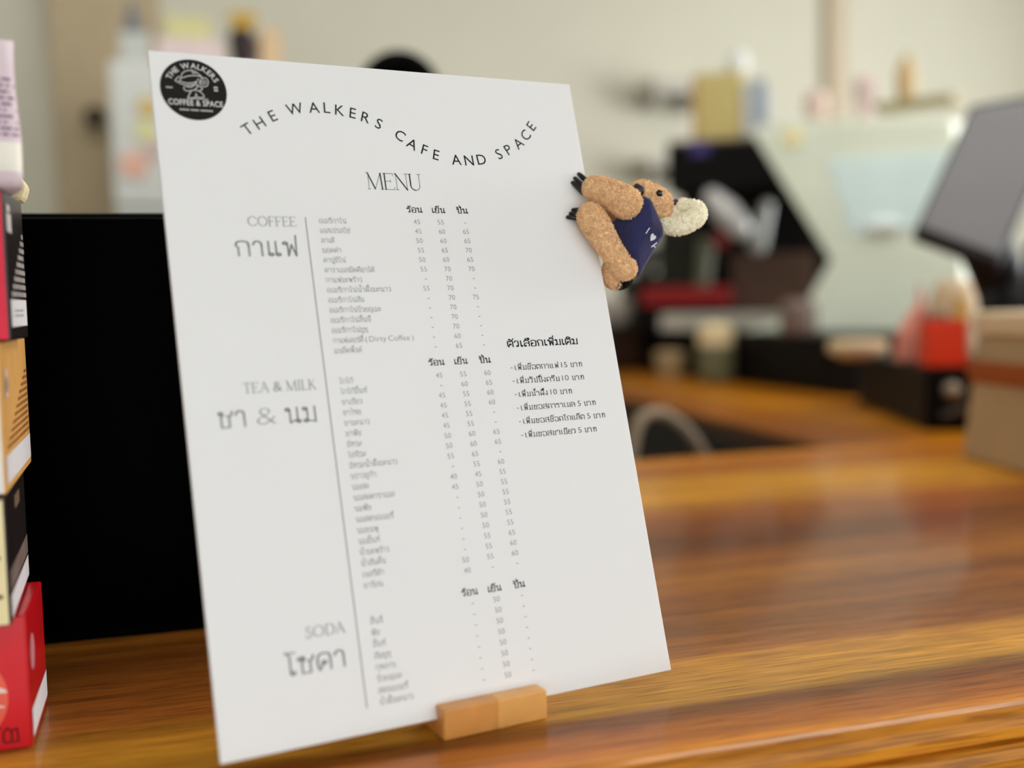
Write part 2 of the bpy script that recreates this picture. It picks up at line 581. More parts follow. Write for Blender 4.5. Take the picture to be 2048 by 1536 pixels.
def serif(s, tk=.1, tn=.035, gap=.16):
    """high contrast display capitals"""
    out, x = [], 0.0

    def bow(cx, cy, rx, ry, a0, a1):
        p = arcs(cx, cy, rx, ry, a0, a1, 22)
        return ribbon(p, [tn + (tk - tn) * abs(math.cos(math.radians(a0 + (a1 - a0) * (i + .5) / 22))) for i in range(22)], False)
    for ch in s:
        L, wd = [], .6
        if ch == 'M':
            L = [([(.1, 0), (.13, 1)], tn), ([(.1, 1), (.47, .02)], tk), ([(.47, .02), (.86, 1)], tn), ([(.86, 1), (.9, 0)], tk),
                 ([(.0, 1), (.13, 1)], tn), ([(.03, 0), (.18, 0)], tn), ([(.82, 0), (.98, 0)], tn)]; wd = .98
        elif ch == 'E':
            L = [([(.07, 0), (.07, 1)], tk), ([(0, 1), (.56, 1), (.58, .86)], tn), ([(.07, .52), (.4, .52)], tn), ([(.4, .6), (.4, .44)], tn),
                 ([(0, 0), (.58, 0), (.62, .15)], tn)]; wd = .6
        elif ch == 'F':
            L = [([(.07, 0), (.07, 1)], tk), ([(0, 1), (.54, 1), (.56, .86)], tn), ([(.07, .52), (.4, .52)], tn), ([(.4, .6), (.4, .44)], tn),
                 ([(0, 0), (.16, 0)], tn)]; wd = .56
        elif ch == 'N':
            L = [([(.1, 0), (.1, 1)], tn), ([(.08, 1), (.72, 0)], tk), ([(.72, 0), (.72, 1)], tn), ([(0, 1), (.12, 1)], tn),
                 ([(.62, 1), (.82, 1)], tn), ([(0, 0), (.2, 0)], tn)]; wd = .8
        elif ch == 'U':
            L = [([(.1, 1), (.1, .3)], tk), (arcs(.38, .3, .28, .3, 180, 270), tk * .8), (arcs(.38, .3, .28, .3, 270, 360), tn * 1.2),
                 ([(.66, .3), (.66, 1)], tn), ([(0, 1), (.2, 1)], tn), ([(.56, 1), (.76, 1)], tn)]; wd = .74
        elif ch == 'T':
            L = [([(.36, 0), (.36, 1)], tk), ([(.02, .86), (.04, 1), (.68, 1), (.7, .86)], tn), ([(.26, 0), (.46, 0)], tn)]; wd = .7
        elif ch == 'A':
            L = [([(.05, 0), (.38, 1)], tn), ([(.38, 1), (.72, 0)], tk), ([(.18, .36), (.6, .36)], tn), ([(-.02, 0), (.14, 0)], tn),
                 ([(.6, 0), (.82, 0)], tn)]; wd = .78
        elif ch == 'I':
            L = [([(.1, 0), (.1, 1)], tk), ([(0, 1), (.2, 1)], tn), ([(0, 0), (.2, 0)], tn)]; wd = .2
        elif ch == 'L':
            L = [([(.1, 0), (.1, 1)], tk), ([(0, 1), (.2, 1)], tn), ([(0, 0), (.5, 0), (.54, .15)], tn)]; wd = .54
        elif ch == 'K':
            L = [([(.1, 0), (.1, 1)], tk), ([(0, 1), (.2, 1)], tn), ([(0, 0), (.2, 0)], tn), ([(.1, .42), (.58, 1)], tn), ([(.26, .6), (.64, 0)], tk)]; wd = .66
        elif ch == 'O':
            out += put(bow(.48, .5, .45, .5, 0, 360), x, 0, 1); wd = .96
        elif ch == 'C':
            out += put(bow(.48, .5, .45, .5, 38, 322), x, 0, 1); wd = .84
        elif ch == 'D':
            L = [([(.1, 0), (.1, 1)], tk), ([(0, 1), (.36, 1)], tn), ([(0, 0), (.36, 0)], tn)]
            out += put(bow(.36, .5, .44, .5, -90, 90), x, 0, 1); wd = .82
        elif ch == 'S':
            p = smooth2([(.48, .84), (.4, .97), (.26, 1), (.1, .92), (.08, .74), (.24, .56), (.44, .4), (.5, .22), (.4, .05), (.24, 0), (.08, .06), (.03, .2)])
            L = [(p, tk * .7)]; wd = .54
        elif ch == '&':
            q, a, b = bglyph('&', -.01)
            out += put(q, x - a, 0, 1); wd = b - a
        elif ch == ' ':
            wd = .14
        for p, t in L:
            out += put(ribbon(p, t), x, 0, 1)
        x += wd + gap
    return out, x - gap


# ------------------------------------------------------------------ room shell
FL = -1.05
M_WALL = mat('wall_paint', (209, 207, 190), .8, .2, vary=.015, scale=3)
M_FLOOR = mat('floor_tile', (120, 108, 95), .5, .4, vary=.1, scale=5)
M_CEIL = mat('ceiling_paint', (235, 232, 225), .9, .1, vary=.01)
struct(obj('floor', box(-3.4, 4.7, -4.2, 4.2, FL - .1, FL), M_FLOOR))
struct(obj('ceiling', box(-3.4, 4.7, -4.2, 4.2, 1.95, 2.05), M_CEIL))
struct(obj('wall_back', box(-3.4, 4.7, 4.0, 4.2, FL, 1.95), M_WALL))
struct(obj('wall_left', box(-3.4, -3.2, -4.2, 4.0, FL, 1.95), M_WALL))
bmw = box(4.6, 4.8, -4.2, -.1, FL, 1.95)
add_box(bmw, 4.6, 4.8, 2.5, 4.0, FL, 1.95)
add_box(bmw, 4.6, 4.8, -.1, 2.5, FL, -.1)
add_box(bmw, 4.6, 4.8, -.1, 2.5, 1.6, 1.95)
struct(obj('wall_right', bmw, M_WALL))
bmf = box(-3.4, -2.9, -4.2, -4.05, FL, 1.95)
add_box(bmf, 4.2, 4.7, -4.2, -4.05, FL, 1.95)
add_box(bmf, -2.9, 4.2, -4.2, -4.05, 1.7, 1.95)
struct(obj('wall_front', bmf, M_WALL))
tr = ony(1668, 300, 4.0)
struct(obj('trim_1', box(tr.x - .055, tr.x + .045, 3.96, 4.0, FL, 1.95), mat('trim_paint', (196, 180, 155), .6, .3, vary=.03), bevel=.008))
# door beside the fridge
dl, dr = ony(112, 300, 4.0).x, ony(330, 300, 4.0).x
door = struct(obj('door_1', box(dl, dr, 3.94, 4.0, FL, 1.62), mat('door_tan', (186, 168, 136), .5, .3, vary=.05, scale=6), bevel=.006))
kp = ony(192, 240, 3.94)
obj('knob', add_tube(bmesh.new(), [(kp.x, 3.945, kp.z), (kp.x, 3.9, kp.z), (kp.x, 3.87, kp.z)], [.02, .02, .04], 16),
    mat('black_knob', (22, 20, 18), .4, .5), door, smooth=True)

# ------------------------------------------------------------------ counter
M_CW = wood('counter_wood', [(-.06, (212, 138, 34)), (-.036, (210, 134, 30)), (-.024, (186, 108, 26)), (.010, (142, 84, 24)), (.022, (222, 164, 58)),
                             (.088, (218, 154, 54)), (.112, (160, 98, 40)), (.24, (146, 88, 36)), (.30, (184, 118, 46)), (.37, (152, 90, 32)),
                             (.46, (112, 58, 14)), (.52, (150, 84, 22)), (.6, (160, 92, 22)), (.66, (220, 154, 34)), (.8, (222, 158, 38)), (.88, (186, 108, 18)), (1.0, (204, 130, 26))],
            rough=.12, coat=.34, dark=.5)
bm = bmesh.new()
prof = [(1.016, 0), (-.044, 0)]
for k in range(1, 7):
    a = math.pi / 2 * k / 6
    prof.append((-.044 - .013 * math.sin(a), -.013 + .013 * math.cos(a)))
prof += [(-.057, -.0185), (-.0535, -.0195), (-.0535, -.0215), (-.058, -.0225), (-.0605, -.0245), (-.062, -.03), (-.062, -.041), (-.0585, -.0425),
         (-.0585, -.0445), (-.062, -.046), (-.062, -.062), (-.04, -.066), (1.016, -.045)]
add_prism(bm, [Vector((-1.7, y, z)) for y, z in prof], (4.4, 0, 0))
ct = thing('service_counter', 'glossy varnished wooden counter with a rounded front edge, under the menu board', 'counter', (0, 0, 0))
obj('counter_top', bm, M_CW, ct)
obj('counter_base', box(-1.65, 2.65, .03, .95, FL, -.0665), mat('base_brown', (70, 44, 26), .5, .3, vary=.2, scale=8), ct)
# arm of the counter running back on the right
M_AW = wood('arm_wood', [(1.0, (136, 74, 8)), (1.12, (152, 88, 8)), (1.26, (166, 100, 8)), (1.34, (196, 130, 12)), (1.5, (180, 112, 14)), (2.0, (136, 82, 16))],
            axis='X', grain=(60, 2.2, 60), lo=1.0, hi=2.7, rough=.2, coat=.12)
armpoly = [(1.035, 1.018), (2.7, 1.018), (2.7, 3.95), (1.22, 3.95), (1.10, 1.78)]
sw = thing('side_worktop', 'orange-brown wooden worktop running back behind the front counter on the right', 'worktop')
obj('slab', prism([(x, y, -.010) for x, y in armpoly], (0, 0, .010)), M_AW, sw, bevel=.002)
obj('edge_strip', prism([(x + .004, y, -.04) for x, y in armpoly], (0, 0, .0298)), mat('edge_dull_brown', (74, 54, 40), .6, .2, vary=.15), sw)
tag(obj('side_cabinet', prism([(1.075, 1.018, FL), (2.65, 1.018, FL), (2.65, 3.95, FL), (1.29, 3.95, FL), (1.15, 1.78, FL)], (0, 0, -FL - .041)),
        mat('cabinet_dark', (24, 17, 12), .5, .3, vary=.2)), 'very dark cabinet under the orange-brown side worktop', 'cabinet')
# hose looping down beneath the worktop edge
hp = [(1262, 905), (1275, 850), (1315, 826), (1360, 848), (1395, 890), (1430, 960), (1450, 1050)]
pts = [at(u, v, 1.98 + .02 * i) for i, (u, v) in enumerate(hp)]
pts[0] = at(1255, 960, 1.98)
tag(obj('hose', tube(catmull(pts, 6), .011, 12), mat('hose_grey', (150, 134, 112), .5, .3), smooth=True),
    'grey-brown hose looping below the edge of the side worktop', 'hose')

# ------------------------------------------------------------------ menu board
E1 = Vector((0.98303, 0.18347, 0))
E2 = Vector((0.05149, -0.2759, -0.95981))
NB = -Vector((-0.17609, 0.94351, -0.28067))
YB = -E2.normalized()
XB = E1.normalized()
ZB = XB.cross(YB).normalized()
BM = Matrix(((XB.x, YB.x, ZB.x, 0), (XB.y, YB.y, ZB.y, 0), (XB.z, YB.z, ZB.z, .010), (0, 0, 0, 1)))
board = thing('menu_board', 'tall white menu board with grey lettering leaning back in a small wooden holder', 'menu', m=BM)
W, H = .297, .42
M_BOARD = mat('board_white', (238, 238, 238), .55, .25, vary=.008, scale=12)
M_INK = mat('ink_black', (20, 24, 34), .6, .2, vary=.0)
M_INK2 = mat('ink_dark', (52, 54, 58), .6, .2, vary=.0)
M_GREY = mat('ink_grey', (116, 117, 119), .6, .2, vary=.0)
M_PALE = mat('ink_pale_grey', (142, 142, 144), .6, .2, vary=.0)
M_LOGO = mat('logo_black', (24, 23, 20), .6, .2, vary=.0)
M_LOGOW = mat('logo_white', (214, 210, 208), .6, .2, vary=.0)
obj('panel', box(0, W, 0, H, -.003, 0), M_BOARD, board, bevel=.0006, seg=2)
mmx = lambda v: v / 1000.0
BZ = .00012


def bprint(name, polys, m, z=BZ):
    """polys in board millimetres, y measured up from the bottom edge"""
    return flat(name, [[(q[0] / 1000, q[1] / 1000) for q in p] for p in polys], m, board, z)


Y = lambda ydown: 420.0 - ydown
# logo
disc = [[(25.1 + 20.1 * math.cos(a * math.pi / 36), Y(24.3) + 20.1 * math.sin(a * math.pi / 36)) for a in range(72)]]
logo = bprint('logo', disc, M_LOGO)
lw = []
txt = 'THE WALKERS'
adv = []
for ch in txt:
    if ch == ' ':
        adv.append((None, 0, 0, 1.9))
    else:
        q, a, b = bglyph(ch, .028)
        adv.append((q, a, b, (b - a) * 3.4 + .5))
tot = sum(a[3] for a in adv)
pos = -tot / 2
for q, a, b, wd in adv:
    if q:
        th = (pos + wd / 2) / 15.6
        cx, cy = 25.1 + 14.2 * math.sin(th), Y(24.3) + 14.2 * math.cos(th)
        lw += put([[(v[0] - (a + b) / 2, v[1]) for v in p] for p in q], cx, cy, 3.4, ang=-th)
    pos += wd
q, a, b = bglyph('COFFEE & SPACE', .03, 1.05)
sx = 33.0 / (b - a)
lw += put([[(v[0] - a, v[1]) for v in p] for p in q], 25.1 - 16.5 + .4, Y(34.9), 3.6, sx)
fig = ['620 430 650 370 720 325 800 310 900 325 1000 410 1060 480', '620 430 640 475 760 440 960 440 1060 495',
       '480 530 560 450 605 490 545 570 480 530', '600 560 740 605 900 590 945 560', '560 590 700 650 860 645 940 590',
       '1050 520 1130 500 1180 580 1150 680 1070 705 1010 630 1050 520', '1060 600 1090 560 1130 590 1090 650 1050 610',
       '660 680 650 740 720 785 880 760 960 660', '900 640 1040 740 970 795 880 770', '860 330 880 380 940 370',
       '790 800 720 935 870 940 890 850 925 940 1060 940 1000 830 890 770', '960 520 1010 560 990 620', '700 680 800 700 880 650']
for d in fig:
    v = [float(c) for c in d.split()]
    p = smooth2([(25.1 + (v[i] - 855) / 35, Y(24.3) - (v[i + 1] - 760) / 35 + (v[i] - 855) * .0035) for i in range(0, len(v), 2)], 3)
    lw += ribbon(p, .62)
lw += ribbon([(20.6, Y(30.2)), (33.0, Y(30.2))], .5)
for i in range(24):
    if i not in (7, 14):
        lw.append([(15.3 + i * .84, Y(38.4)), (15.3 + i * .84 + .6, Y(38.4)), (15.3 + i * .84 + .6, Y(37.4)), (15.3 + i * .84, Y(37.4))])
for i in range(4):
    lw.append([(8.6 + i * 1.0, Y(24.2)), (9.3 + i * 1.0, Y(24.2)), (9.3 + i * 1.0, Y(23.3)), (8.6 + i * 1.0, Y(23.3))])
for i in range(2):
    for j in range(2):
        lw.append([(37.5 + i * 1.3, Y(22.6 + j * 1.9)), (38.5 + i * 1.3, Y(22.6 + j * 1.9)), (38.5 + i * 1.3, Y(21.4 + j * 1.9)), (37.5 + i * 1.3, Y(21.4 + j * 1.9))])
lm = flat('logo_emblem', [[(q[0] / 1000, q[1] / 1000) for q in p] for p in lw], M_LOGOW, logo, BZ * 2)
# wavy title
TL = [('T', 55.4, 48.5), ('H', 63.6, 44.0), ('E', 72.6, 38.6), ('W', 87.5, 32.9), ('A', 100.4, 31.2), ('L', 109.1, 30.8), ('K', 117.6, 32.0),
      ('E', 126.4, 33.4), ('R', 134.9, 36.0), ('S', 143.6, 39.9), ('C', 157.6, 47.5), ('A', 165.4, 53.2), ('F', 173.8, 56.9), ('E', 181.8, 60.2),
      ('A', 196.2, 63.1), ('N', 205.7, 63.2), ('D', 215.3, 62.1), ('S', 229.6, 57.5), ('P', 237.5, 53.8), ('A', 246.4, 48.7), ('C', 253.3, 42.2), ('E', 259.1, 35.0)]
AN = [33, 30, 25, 12, 3, -3, -7, -12, -18, -26, -34, -30, -22, -16, 0, 2, 6, 22, 28, 36, 44, 49]
tp = []
for (ch, x, y), an in zip(TL, AN):
    q, a, b = bglyph(ch, .0)
    tp += put([[(v[0] - (a + b) / 2, v[1] - .5) for v in p] for p in q], x, Y(y), 7.3, ang=math.radians(an))
bprint('title_lettering', tp, M_INK)
q, wd = serif('MENU', .075, .028, .06)
bprint('menu_heading', put(q, 129.5, Y(86.0), 11.2, 38.0 / wd), M_INK)
# headings at the left with their Thai names
for en, x0, x1, yb, h, thn, tx0, tx1, ty, thh in (
        ('COFFEE', 49.0, 79.0, 112.1, 6.0, 'กาแฟ', 39.6, 79.2, 131.4, 9.3),
        ('TEA & MILK', 34.8, 78.6, 216.1, 6.0, 'ชา & นม', 18.4, 77.6, 235.8, 9.3),
        ('SODA', 54.8, 78.0, 361.2, 6.0, 'โซดา', 41.0, 77.4, 380.2, 9.3)):
    q, wd = serif(en, .1, .05, .14)
    bprint('section_heading', put(q, x0, Y(yb), h, (x1 - x0) / wd), M_PALE)
    q, wd = thai(thn, .085, True, -.04)
    bprint('section_name', put(q, tx0, Y(ty), thh, (tx1 - tx0) / wd), M_PALE)
bprint('divider_line', [[(85.2, Y(406)), (85.75, Y(406)), (85.75, Y(106)), (85.2, Y(106))]], M_GREY)
# lists
COFFEE = ['อเมริกาโน่', 'เอสเปรสโซ่', 'ลาเต้', 'มอคค่า', 'คาปูชิโน่', 'คาราเมลมัคคิอาโต้', 'กาแฟมะพร้าว', 'อเมริกาโน่น้ำผึ้งมะนาว', 'อเมริกาโน่ส้ม',
          'อเมริกาโน่บ๊วยอุเมะ', 'อเมริกาโน่ลิ้นจี่', 'อเมริกาโน่ยูซุ', 'กาแฟเดอร์ตี้ ( Dirty Coffee )', 'แบล็คพิ้งค์']
TEA = ['โกโก้', 'โกโก้มิ้นท์', 'ชาเขียว', 'ชาไทย', 'ชามะนาว', 'ชาพีช', 'มัทฉะ', 'โฮจิฉะ', 'มัทฉะน้ำผึ้งมะนาว', 'บราวชูก้า', 'นมสด', 'นมสดคาราเมล', 'นมพีช',
       'นมสตรอเบอรี่', 'นมชมพู', 'นมมิ้นท์', 'น้ำมะพร้าว', 'น้ำส้มคั้น', 'เนสวีต้า', 'ชาร้อน']
SODA = ['ลิ้นจี่', 'พีช', 'มิ้นท์', 'ส้มยูซุ', 'กุหลาบ', 'บ๊วยอุเมะ', 'สตรอเบอรี่', 'น้ำผึ้งมะนาว']
P_C = ['45 45 50 55 50 55 - 55 - - - - - -', '55 60 60 65 60 70 70 70 70 70 70 70 60 65', '- 65 65 70 65 70 - - 75 - - - - -']
P_T = ['45 - 45 45 45 45 50 50 55 - 40 45 - - - - - - 50 40', '55 60 55 55 55 55 60 60 65 55 45 50 50 50 50 50 55 55 55 -',
       '60 65 60 60 - - 65 65 - 60 55 55 55 55 55 55 65 60 60 -']
P_S = ['- - - - - - - -', '50 50 50 50 50 50 50 50', '- - - - - - - -']
lines = []
for items, prices, y0, pitch, yh, dy in ((COFFEE, P_C, 109.7, 6.51, 101.5, 0), (TEA, P_T, 213.4, 6.55, 205.0, .2), (SODA, P_S, 358.0, 6.62, 351.4, 1.2)):
    polys = []
    for k, it in enumerate(items):
        q, wd = thai(it, .075, True, -.02, 1.3)
        sx = 3.6
        if 'Dirty' in it:
            sx = 53.6 / wd
        elif it == 'อเมริกาโน่น้ำผึ้งมะนาว':
            sx = 42.6 / wd
        polys += put(q, 94.0 - k * .06, Y(y0 + dy + pitch * k), 2.7, sx)
    bprint('item_list', polys, M_GREY)
    for c, col in enumerate(prices):
        cx = (160.3, 177.4, 194.9)[c]
        polys = []
        for k, p in enumerate(col.split()):
            if p == '-':
                polys += put([[(-.22, .36), (.22, .36), (.22, .48), (-.22, .48)]], cx + .8, Y(y0 + pitch * k), 3.2)
            else:
                q, a, b = bglyph(p, -.022, 1.04)
                polys += put([[(v[0] - (a + b) / 2, v[1]) for v in pp] for pp in q], cx + .3, Y(y0 + pitch * k), 3.3)
        bprint('price_column', polys, M_GREY)
        q, wd = thai(('ร้อน', 'เย็น', 'ปั่น')[c], .135)
        wmm = (11.0, 9.6, 8.2)[c]
        bprint('column_heading', put(q, cx - wmm / 2, Y(yh), 3.3, wmm / wd), M_INK2)
q, wd = thai('ตัวเลือกเพิ่มเติม', .125)
bprint('extras_heading', put(q, 213.0, Y(195.2), 4.0, 54.6 / wd), M_INK)
polys = []
for k, (s, x1) in enumerate((('เพิ่มช็อตกาแฟ 15 บาท', 268.0), ('เพิ่มวิปปิ้งครีม 10 บาท', 267.8), ('เพิ่มน้ำผึ้ง 10 บาท', 256.6), ('เพิ่มซอสคาราเมล 5 บาท', 273.6),
                             ('เพิ่มซอสช็อคโกแล็ต 5 บาท', 279.4), ('เพิ่มซอสชาเขียว 5 บาท', 270.8))):
    q, wd = thai(s, .105, False, -.014, 1.25, .9)
    yb = 211.0 + 9.1 * k
    polys += put(q, 215.6, Y(yb), 2.95, (x1 - 215.6) / wd)
    polys += put([[(0, .42), (.42, .42), (.42, .55), (0, .55)]], 212.7, Y(yb), 3.2)
bprint('extras_list', polys, M_INK2)

# ------------------------------------------------------------------ wooden holder
t0 = .1265
HM = Matrix(((E1.x, -E1.y, 0, E1.x * t0), (E1.y, E1.x, 0, E1.y * t0), (0, 0, 1, 0), (0, 0, 0, 1)))
holder = thing('card_holder', 'small light wooden block with a slot that holds up the menu board', 'holder', m=HM)
hprof = [(-.0105, 0), (-.0105, .0185), (.0022, .0185), (-.0004, .0099), (.0034, .0099), (.006, .0185), (.022, .0185), (.022, 0)]
hb = bmesh.new()
add_prism(hb, [Vector((0.0185, y, z)) for y, z in hprof], (.0345, 0, 0))
hb2 = bmesh.new()
mh = mat('beech', (226, 166, 90), .38, .4, vary=.10, scale=45, coat=.15)
mh2 = mat('beech_dark', (210, 144, 72), .38, .4, vary=.12, scale=45, coat=.15)
obj('light_half', prism([(.0358, y, z) for y, z in hprof], (.0342, 0, 0)), mh, holder, bevel=.0013, seg=3, angle=50)['label'] = 'paler right half of the wooden block'
obj('dark_half', prism([(.0006, y, z) for y, z in hprof], (.0354, 0, 0)), mh2, holder, bevel=.0013, seg=3, angle=50)['label'] = 'redder left half of the wooden block'
hb.free(); hb2.free()

# ------------------------------------------------------------------ plush toy clipped to the board edge
K = .79 / F
o0 = at(1260, 450, .79)
PM = Matrix(((right.x, up.x, back.x, o0.x), (right.y, up.y, back.y, o0.y), (right.z, up.z, back.z, o0.z), (0, 0, 0, 1)))
plush = thing('plush_koala', 'tan plush koala in a navy vest clipped on the right edge of the menu', 'toy', m=PM)
q_ = lambda u, v, z=0: Vector(((u - 1260) * K, (450 - v) * K, z / 1000))
M_FUR = mat('tan_fur', (250, 205, 156), .9, .1, vary=.2, scale=420, sheen=.4)
M_CREAM = mat('cream_fur', (255, 248, 226), .9, .1, vary=.03, scale=300, sheen=.4)
M_NAVY = mat('navy_cloth', (44, 46, 88), .85, .15, vary=.16, scale=700, bump=.2, sheen=.3)
M_BLK = mat('black_plastic', (12, 12, 12), .28, .5, vary=.1)
MM = 1 / 1000


def fused(bm, voxel):
    """weld overlapping lumps into one continuous surface"""
    me = bpy.data.meshes.new('t')
    bmesh.ops.recalc_face_normals(bm, faces=bm.faces)
    bm.to_mesh(me); bm.free()
    o = bpy.data.objects.new('t', me)
    COL.objects.link(o)
    r = o.modifiers.new('r', 'REMESH'); r.mode = 'VOXEL'; r.voxel_size = voxel
    s = o.modifiers.new('s', 'SMOOTH'); s.factor = .5; s.iterations = 6
    m2 = evaluated(o)
    bpy.data.objects.remove(o)
    bpy.data.meshes.remove(me)
    out = bmesh.new()
    out.from_mesh(m2)
    bpy.data.meshes.remove(m2)
    return out


def pile(bm, n, length, rad, lean, curl, seed, keep=None):
    """plush pile: tapering bent tufts rooted all over the surface, in the same mesh"""
    rnd = random.Random(seed)
    bmesh.ops.triangulate(bm, faces=bm.faces[:])
    fs = bm.faces[:]
    ar = [f.calc_area() for f in fs]
    pick = rnd.choices(range(len(fs)), weights=ar, k=n)
    data = []
    for i in pick:
        f = fs[i]
        a, b, c = [v.co for v in f.verts]
        r1, r2 = rnd.random(), rnd.random()
        if r1 + r2 > 1:
            r1, r2 = 1 - r1, 1 - r2
        data.append((a + (b - a) * r1 + (c - a) * r2, f.normal.copy()))
    for p, nn in data:
        if keep and not keep(p):
            continue
        # lean direction varies slowly so neighbouring hairs clump together
        k = 900
        d = Vector((math.sin(p.x * k + 3 * math.sin(p.y * k * .7)), math.sin(p.y * k + 3 * math.sin(p.z * k * .8)), math.sin(p.z * k + 3 * math.sin(p.x * k * .6))))
        d += Vector((rnd.uniform(-1, 1), rnd.uniform(-1, 1), rnd.uniform(-1, 1))) * .7
        d = (d - nn * d.dot(nn)) * lean
        l = length * rnd.uniform(.6, 1.2)
        p1 = p + (nn + d * .5).normalized() * l * .55
        p2 = p1 + (nn * (1 - curl) + d * 1.2).normalized() * l * .5
        s1 = nn.orthogonal().normalized()
        s2 = nn.cross(s1)
        base = [bm.verts.new(p - nn * rad * .5 + (s1 * math.cos(a) + s2 * math.sin(a)) * rad) for a in (0, 2.1, 4.2)]
        mid = [bm.verts.new(p1 + (s1 * math.cos(a) + s2 * math.sin(a)) * rad * .75) for a in (0, 2.1, 4.2)]
        tip = bm.verts.new(p2)
        for j in range(3):
            bm.faces.new((base[j], base[(j + 1) % 3], mid[(j + 1) % 3], mid[j]))
            bm.faces.new((mid[j], mid[(j + 1) % 3], tip))
    return bm


b = bmesh.new()
# arms and legs on the front, their fellows behind the board
add_tube(b, catmull([q_(1190, 380, 5), q_(1212, 390, 9), q_(1234, 402, 12), q_(1248, 411, 12)], 4), [.0088 + .00018 * i for i in range(13)], 18)
add_tube(b, catmull([q_(1181, 439, 9), q_(1203, 476, 10), q_(1226, 512, 9), q_(1247, 538, 7)], 4), [.0098, .0097, .0096, .0093, .0089, .0085, .0082, .0077, .0077, .0078, .0080, .0082, .0084], 18)
add_tube(b, catmull([q_(1212, 392, -22), q_(1235, 405, -24), q_(1262, 424, -18)], 4), .0085, 14)
add_tube(b, catmull([q_(1222, 452, -24), q_(1232, 490, -24), q_(1248, 535, -18)], 4), .008, 14)
# rump and trunk
add_ball(b, q_(1231, 545, -4), (.0090, .0115, .010))
add_ball(b, q_(1264, 484, -7), (.0105, .022, .012), Matrix.Rotation(math.radians(-24), 3, 'Z'))
# head with muzzle
add_ball(b, q_(1308, 399, -8), (.0150, .0112, .0135), Matrix.Rotation(math.radians(-24), 3, 'Z'))
add_ball(b, q_(1285, 380, -1), (.0085, .0066, .0080))
add_ball(b, q_(1328, 417, -10), (.0080, .0095, .010))
body = fused(b, .0009)
bvh_body = BVHTree.FromBMesh(body)
pile(body, 34000, .0019, .00042, 1.1, .3, 3)
obj('body', body, M_FUR, plush)
# vest: hull around a few balls, flared out at the hem
hb = bmesh.new()
for u, v, z, r in ((1285, 405, 7, .0034), (1292, 410, 9, .0034), (1312, 455, 3, .0045), (1313, 467, 3, .0045), (1273, 548, 2, .0026), (1264, 532, 2, .004), (1231, 452, 2, .004),
                   (1290, 452, 10, .006), (1268, 470, 11, .006), (1266, 500, 9, .006), (1302, 470, -16, .005), (1270, 530, -14, .005), (1275, 430, -14, .006)):
    add_ball(hb, q_(u, v, z), r, sub=2)
g = bmesh.ops.convex_hull(hb, input=hb.verts)
bmesh.ops.delete(hb, geom=[e for e in g['geom_interior'] if isinstance(e, bmesh.types.BMVert)], context='VERTS')
vb = fused(hb, .0011)
bvh = BVHTree.FromBMesh(vb)
vest = obj('vest', vb, M_NAVY, plush, smooth=True)


def on_vest(x, y, lift=.0003):
    h = bvh.ray_cast(Vector((x, y, .1)), Vector((0, 0, -1)))
    return (h[0] + h[1] * lift) if h[0] is not None else None


# white print on the vest
pr = bmesh.new()
heart = [(0, -.5), (-.28, -.2), (-.46, .08), (-.44, .34), (-.26, .46), (-.08, .4), (0, .24), (.08, .4), (.26, .46), (.44, .34), (.46, .08), (.28, -.2)]
ht = [[(0, .0), heart[i], heart[(i + 1) % len(heart)]] for i in range(len(heart))]
sets = [(ribbon([(0, -.5), (0, .5)], .2), 1290, 467, .0042), (ht, 1301, 479, .0056),
        (ribbon([(-.42, -.5), (0, .5), (.42, -.5)], .2) + ribbon([(-.25, -.15), (.25, -.15)], .16), 1307, 493, .0044),
        (ribbon([(-.3, .5), (-.3, -.3), (0, -.5), (.3, -.3), (.3, .5)], .2), 1310, 507, .0036)]
for polys, u, v, s in sets:
    c0 = q_(u, v)
    for p in put(polys, c0.x, c0.y, s, s * .8, math.radians(-33)):
        vs = [on_vest(*p_) for p_ in p]
        if all(v_ is not None for v_ in vs):
            pr.faces.new([pr.verts.new(v_) for v_ in vs])
obj('vest_print', pr, mat('print_white', (225, 228, 235), .7, .2, vary=.05), vest)
# pale neck ribbon edge of the vest
# ears
for pts, rr, n, seed in (([q_(1330, 449, -2), q_(1348, 454, 2), q_(1370, 448, 4), q_(1392, 433, 2), q_(1392, 418, -1), q_(1368, 410, -5)], [.0046, .0058, .0066, .0066, .0060, .0040], 4200, 5),
                         ([q_(1350, 412, -16), q_(1374, 402, -17)], [.0030, .0040], 2500, 6)):
    k = 3
    rad = [rr[min(i // k, len(rr) - 1)] + (rr[min(i // k + 1, len(rr) - 1)] - rr[min(i // k, len(rr) - 1)]) * (i % k) / k for i in range((len(pts) - 1) * k + 1)]
    eb = add_tube(bmesh.new(), catmull(pts, k), rad, 18)
    if len(pts) > 2:
        add_ball(eb, q_(1362, 430, -7), (.0105, .0085, .004))
    pile(eb, n, .0017, .00040, .8, .3, seed)
    obj('ear', eb, M_CREAM, plush)
obj('bow', add_ball(bmesh.new(), q_(1352, 402, -8), (.0042, .0028, .004)), M_NAVY, plush, smooth=True)
nb = add_ball(bmesh.new(), q_(1274, 384, 7), (.0044, .0050, .0038), Matrix.Rotation(math.radians(20), 3, 'Z'))
obj('nose', nb, mat('nose_black', (32, 30, 28), .35, .5, vary=.25, scale=500), plush, smooth=True)


def on_body(u, v):
    p = q_(u, v)
    h = bvh_body.ray_cast(Vector((p.x, p.y, .1)), Vector((0, 0, -1)))
    return h[0] if h[0] is not None else Vector((p.x, p.y, .01))


